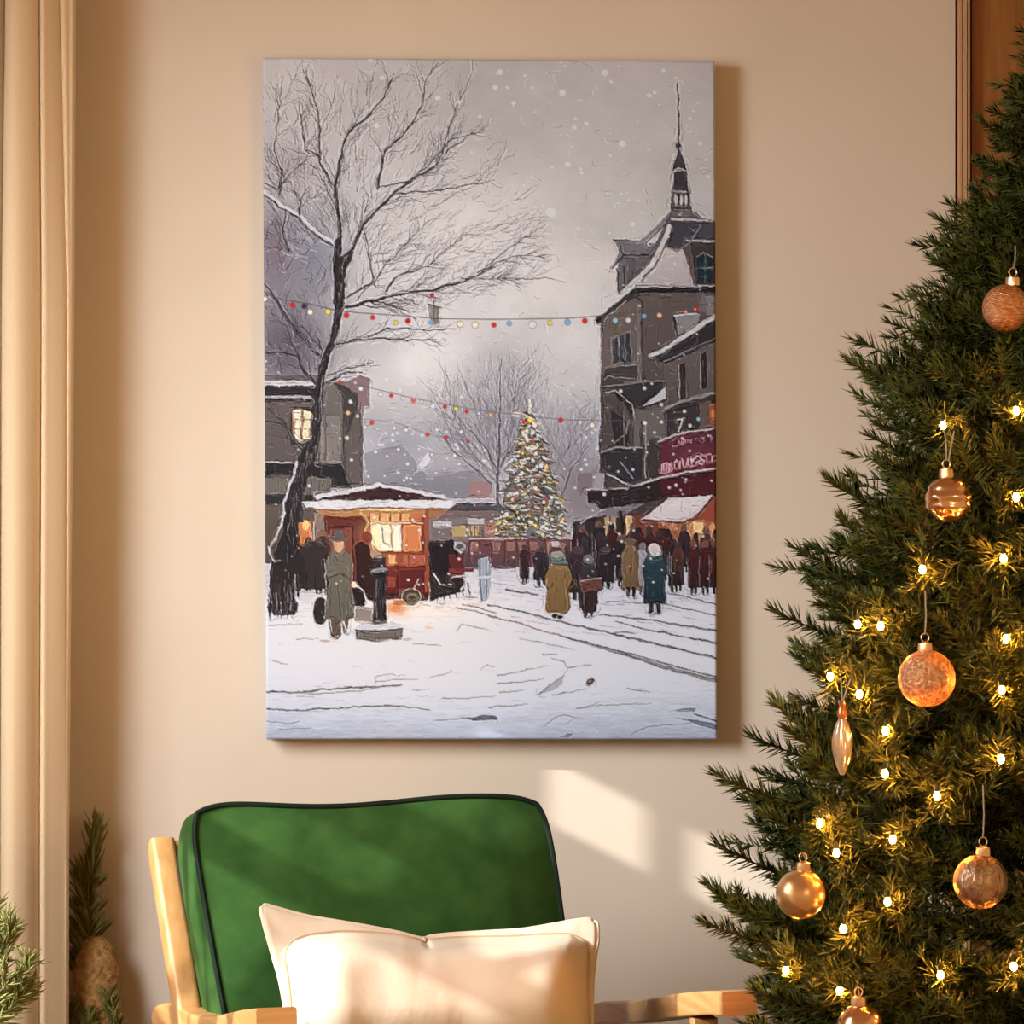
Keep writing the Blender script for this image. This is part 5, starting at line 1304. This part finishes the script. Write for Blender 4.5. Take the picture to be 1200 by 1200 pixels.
bauble('bauble', 'dark smoky bronze bauble with a brushed finish hanging on a long grey string', 1149, 1033, 32, M['bronze'], 3, (1152, 920))
bauble('bauble', 'pale rose bauble cut by the bottom edge, lowest on the tree', 1008, 1204, 27, M['rose'], -2, (1006, 1165))
def icicle():
    p = on_surface(987, 872, 1.16); sc = (p.y - CAM[1]) / F
    zt, zb = at(987, 838, p.y).z, at(987, 908, p.y).z
    H = zt - zb
    root = thing('icicle_ornament', 'slender pearl glass icicle ornament with lengthwise flutes and a copper top', 'ornament', (p.x, p.y, zb))
    pr = []
    for i in range(25):
        t = i / 24
        r = 11.2 * sc * (math.sin(math.pi * min(1, .04 + t * .94)) ** .62) * (.55 + .45 * math.sin(math.pi * min(1, t * .62 + .12)))
        pr.append((max(r, .0006), H * t))
    b = MB(); b.lathe((p.x, p.y, zb), pr, 48, lambda g, z: 1 + .09 * math.cos(g * 8)); b.build('fluted_body', M['pearl'], root)
    c = MB(); c.lathe((p.x, p.y, zt - .004), [(.0040, 0), (.0052, .004), (.0046, .009), (.0030, .013), (.0042, .016), (.0012, .018)], 16); c.build('cap', M['copper'], root)
    t = at(990, 795, p.y)
    s = MB(); s.tube([(p.x, p.y, zt + .013), t + Vector((-.004, 0, 0))], .0009, 5); s.tube([(p.x, p.y, zt + .013), t + Vector((.006, 0, 0))], .0009, 5)
    s.build('ribbon', M['thread'], root)
icicle()

# ---------------------------------------------------------------- small sprig plant by the curtain
def leaf_blades(clusters, seed, length, width):
    """clusters: (base, direction, count, spread, scale). Long flat pointed leaves with a folded midrib"""
    R = np.random.RandomState(seed)
    V, Fc, T = [], [], []
    for base, d, n, spread, sc in clusters:
        d = np.array(d, float); d /= np.linalg.norm(d)
        tone0 = R.uniform(.25, .6)
        for i in range(n):
            e = d + R.normal(0, spread, 3); e /= np.linalg.norm(e)
            l = length * sc * R.uniform(.7, 1.15); w = width * sc * R.uniform(.8, 1.2)
            p = np.array(base) + R.normal(0, .0025, 3)
            s = np.cross(e, R.normal(0, 1, 3)); s /= np.linalg.norm(s); nn = np.cross(e, s)
            bend = (d - e) * l * .25
            pts = []
            for t, ww in ((0, .35), (.35, 1), (.7, .8)):
                c = p + e * l * t + bend * t * t
                pts += [c + s * w * ww * .5, c + nn * w * .25, c - s * w * ww * .5, c - nn * w * .12]
            pts.append(p + e * l + bend)
            o = len(V); V += pts
            for k in (0, 4):
                for a, b in ((0, 1), (1, 2), (2, 3), (3, 0)):
                    Fc += [(o + k + a, o + k + b, o + k + 4 + b), (o + k + a, o + k + 4 + b, o + k + 4 + a)]
            for a, b in ((0, 1), (1, 2), (2, 3), (3, 0)): Fc.append((o + 8 + a, o + 8 + b, o + 12))
            T += [float(np.clip(tone0 + R.normal(0, .22), 0, 1))] * 13
    return np.array(V), np.array(Fc), np.array(T)

def sprig_plant():
    y = -.052
    bl = at(112, 1175, y)
    root = thing('potted_sprig', 'dark green needle sprig in a burlap wrapped pot between the curtain and the chair', 'plant', (bl.x, y, 0))
    p = MB(); p.lathe((bl.x, y, 0), [(.030, 0), (.033, .02), (.036, .38), (.038, .415), (.034, .415), (.030, .40)], 28); p.build('planter', M['stone'], root)
    w = MB()
    pr = [(.026, .402), (.034, .43), (.0340, .47), (.0325, .50), (.029, .525), (.022, .545), (.012, .556), (.003, .559)]
    w.lathe((bl.x, y, 0), pr, 40, lambda g, z: 1 + .035 * math.sin(3 * g + z * 40) + .015 * math.sin(11 * g + z * 90)); w.build('burlap_wrap', M['burlap'], root)
    stem = [at(u, v_, y) for u, v_ in ((106, 1150), (104, 1110), (103, 1060), (107, 1010), (112, 965))]
    s = MB(); s.tube(stem, [.0032, .003, .0026, .002, .0012], 7)
    cl = []
    def c(u, v_, du, dv, n, sp, sc, dy=0): cl.append((np.array(at(u, v_, y)) - np.array(root.location), (du, dy, -dv), n, sp, sc))
    for u, v_, du, dv, n, sp, sc in ((109, 1000, .12, -1, 16, .22, .85), (112, 985, .25, -1, 16, .30, .8), (113, 975, 0, -1, 14, .34, .75), (110, 990, -.35, -1, 10, .16, .85),
            (104, 1040, -.42, -1, 16, .18, .95), (103, 1050, -.62, -1, 14, .18, 1.), (104, 1062, -.32, -1, 16, .2, 1.), (106, 1040, .75, -1, 12, .2, .75), (108, 1030, .5, -1, 8, .2, .75), (103, 1080, -.55, -1, 18, .18, 1.05), (104, 1090, -.35, -1, 16, .2, 1.0),
            (106, 1072, .95, -1, 14, .2, .8), (105, 1100, .85, -1, 14, .2, .9), (103, 1110, -.7, -1, 18, .2, 1.1), (102, 1125, -.5, -1, 18, .2, 1.1), (106, 1125, 1.2, -.9, 14, .22, .85), (105, 1130, 1.0, -1., 12, .22, .85), (100, 1140, -.8, -1, 16, .22, 1.), (98, 1145, -.5, -1, 14, .22, 1.), (104, 1060, .1, -1, 14, .24, .9), (104, 1095, .1, -1, 12, .3, .9), (106, 1030, -.1, -1, 14, .24, .9), (108, 1015, .0, -1, 14, .24, .85)):
        c(u, v_, du, dv, n, sp, sc, -.25)
    V, Fc, T = leaf_blades(cl, 4, .046, .0058)
    s.build('stem', M['stem'], root)
    o = bpy.data.objects.new('foliage', cloud_mesh('foliage', V, Fc, T, M['sprig'])); COL.objects.link(o); o.parent = root
    # three low shoots in front of the wrap
    for pts, seed in ((((84, 1215), (83, 1195), (82, 1176)), 21), (((106, 1222), (104, 1205), (103, 1188)), 22), (((137, 1212), (132, 1190), (126, 1162)), 23)):
        q = [at(u, v_, y - .036) for u, v_ in pts]
        t = MB(); t.tube(q, [.002, .0017, .001], 6)
        cl = []
        for k in range(7):
            b = q[0].lerp(q[1], k / 3) if k < 3 else q[1].lerp(q[2], (k - 3) / 4)
            for sgn in (-1, 1): cl.append((np.array(b - root.location), (sgn * .55, -.3, 1), 6, .25, .55))
        V, Fc, T = leaf_blades(cl, seed, .046, .0058)
        o = bpy.data.objects.new('shoot', cloud_mesh('shoot', V, Fc, T, M['sprig'], MBrel(t, root.location), M['stem'])); COL.objects.link(o); o.parent = root
def MBrel(mb, loc):
    r = MB(); r.v = [(a - loc.x, b - loc.y, c - loc.z) for a, b, c in mb.v]; r.f = mb.f; return r
sprig_plant()

def fresh_plant():
    y = -.95
    base = at(-26, 1240, y)
    root = thing('leafy_plant', 'bright yellow green leafy plant cut by the photo edge in front of the curtain', 'plant', (base.x, y, 0))
    p = MB(); p.lathe((base.x, y, 0), [(.07, 0), (.08, .02), (.10, .30), (.105, .33), (.095, .33), (.09, .30)], 32); p.build('pot', M['stone'], root)
    p = MB(); p.lathe((base.x, y, 0), [(.0895, .285), (.05, .30), (.002, .302)], 24); p.build('soil', M['soil'], root)
    R = random.Random(9)
    low = Vector((base.x, y, .30))
    for pts in (((-26, 1240), (-12, 1190), (6, 1150), (6, 1078)), ((-26, 1240), (-4, 1190), (18, 1165), (33, 1128)), ((-26, 1240), (-6, 1200), (16, 1178), (34, 1160)), ((-26, 1240), (-24, 1160), (-14, 1100), (-10, 1060)), ((-26, 1240), (-20, 1170), (0, 1120), (14, 1090)), ((-26, 1240), (-50, 1170), (-60, 1120), (-66, 1080))):
        q = [low] + [at(u, v_, y + R.uniform(-.02, .02)) for u, v_ in pts]
        t = MB(); t.tube(q, [.0026, .0022, .002, .0016, .001], 6)
        cl = []
        for k in range(4, 20):
            f = k / 19 * 4; i = min(3, int(f)); b = q[i].lerp(q[i + 1], f - i)
            if i < 2: continue
            dd = (q[i + 1] - q[i]).normalized()
            for sgn in (-1, 1):
                sd = Vector((dd.z, 0, -dd.x)) * sgn
                e = dd * .8 + sd * .6 + Vector((0, -.15, .15))
                cl.append((np.array(b - root.location), tuple(e), 7, .36, .66))
        V, Fc, T = leaf_blades(cl, R.randrange(999), .034, .0046)
        o = bpy.data.objects.new('shoot', cloud_mesh('shoot', V, Fc, T, M['fresh'], MBrel(t, root.location), M['fresh'])); COL.objects.link(o); o.parent = root
fresh_plant()

# ---------------------------------------------------------------- shrub outside the window whose leaves dapple the sun on the chair
def shrub():
    root = thing('garden_shrub', 'broad leaved garden shrub standing outside the side window', 'shrub', (-1.8, -1.3, 0))
    R = random.Random(2)
    t = MB(); t.tube([(-1.8, -1.3, 0), (-1.8, -1.29, .7), (-1.8, -1.28, 1.36)], [.012, .01, .004], 7)
    cl = []
    for z, dy in ((1.02, -.6), (1.05, .5), (1.14, -.8), (1.16, .7), (1.22, .9), (1.25, -.6), (1.31, .6), (1.33, -.9), (1.36, .1)):
        y = -1.29 + dy * .07
        t.tube([(-1.8, -1.285, z - .05), (-1.8, y, z)], [.003, .002], 5)
        cl.append((np.array((0, y + 1.3, z)), (R.uniform(-.3, .3), dy, .35), 2, .25, 1.))
    V, Fc, T = leaf_blades(cl, 6, .085, .036)
    t.build('stem', M['stem'], root)
    o = bpy.data.objects.new('foliage', cloud_mesh('foliage', V, Fc, T, M['fresh'])); COL.objects.link(o); o.parent = root
shrub()

# ---------------------------------------------------------------- light
def area(name, loc, aim, size, power, color, spread):
    l = bpy.data.lights.new(name, 'AREA'); l.shape = 'RECTANGLE'; l.size, l.size_y = size; l.energy = power; l.color = color; l.spread = math.radians(spread)
    o = bpy.data.objects.new(name, l); COL.objects.link(o); o.location = loc
    o.rotation_euler = (Vector(aim) - Vector(loc)).to_track_quat('-Z', 'Y').to_euler()
    return o
sun = bpy.data.lights.new('sun', 'SUN'); sun.energy = 5.4; sun.angle = .009; sun.color = (1, .925, .82)
so = bpy.data.objects.new('sun', sun); COL.objects.link(so)
so.rotation_euler = Vector((1, .45, -.50)).to_track_quat('-Z', 'Y').to_euler()
area('window_light_side', (-1.46, -1.5, 1.55), (.12, 0, .72), (.8, .9), 13.4, (1, .995, .97), 80)
area('window_light_low', (-1.35, -2.3, 1.0), (.1, 0, .8), (.8, .8), 2, (1, .80, .56), 180)  # added soft fill from the front left; no window opens there
area('warm_room_lamp', (1.15, -2.9, 1.35), (-.52, 0, 1.25), (.4, .4), .75, (1, .66, .32), 36)  # unseen fill added to brighten the wall strip beside the curtain
wd = bpy.data.worlds.new('room_air'); SC.world = wd; wd.use_nodes = True
bg = wd.node_tree.nodes['Background']; bg.inputs[0].default_value = (1, .56, .25, 1); bg.inputs[1].default_value = .60

# ---------------------------------------------------------------- camera and view
cam = bpy.data.cameras.new('camera'); cam.sensor_width = 36; cam.lens = F / 1200 * 36; cam.clip_start = .05
co = bpy.data.objects.new('camera', cam); COL.objects.link(co); co.location = CAM
co.rotation_euler = (math.radians(90), 0, 0)
SC.camera = co
vs_ = SC.view_settings
vs_.view_transform = 'Standard'; vs_.look = 'None'; vs_.gamma = 1; vs_.use_curve_mapping = False; vs_.exposure = 0
try:
    SC.cycles.use_denoising = True
    SC.cycles.max_bounces = 6
    SC.cycles.sample_clamp_indirect = 6
except Exception: pass
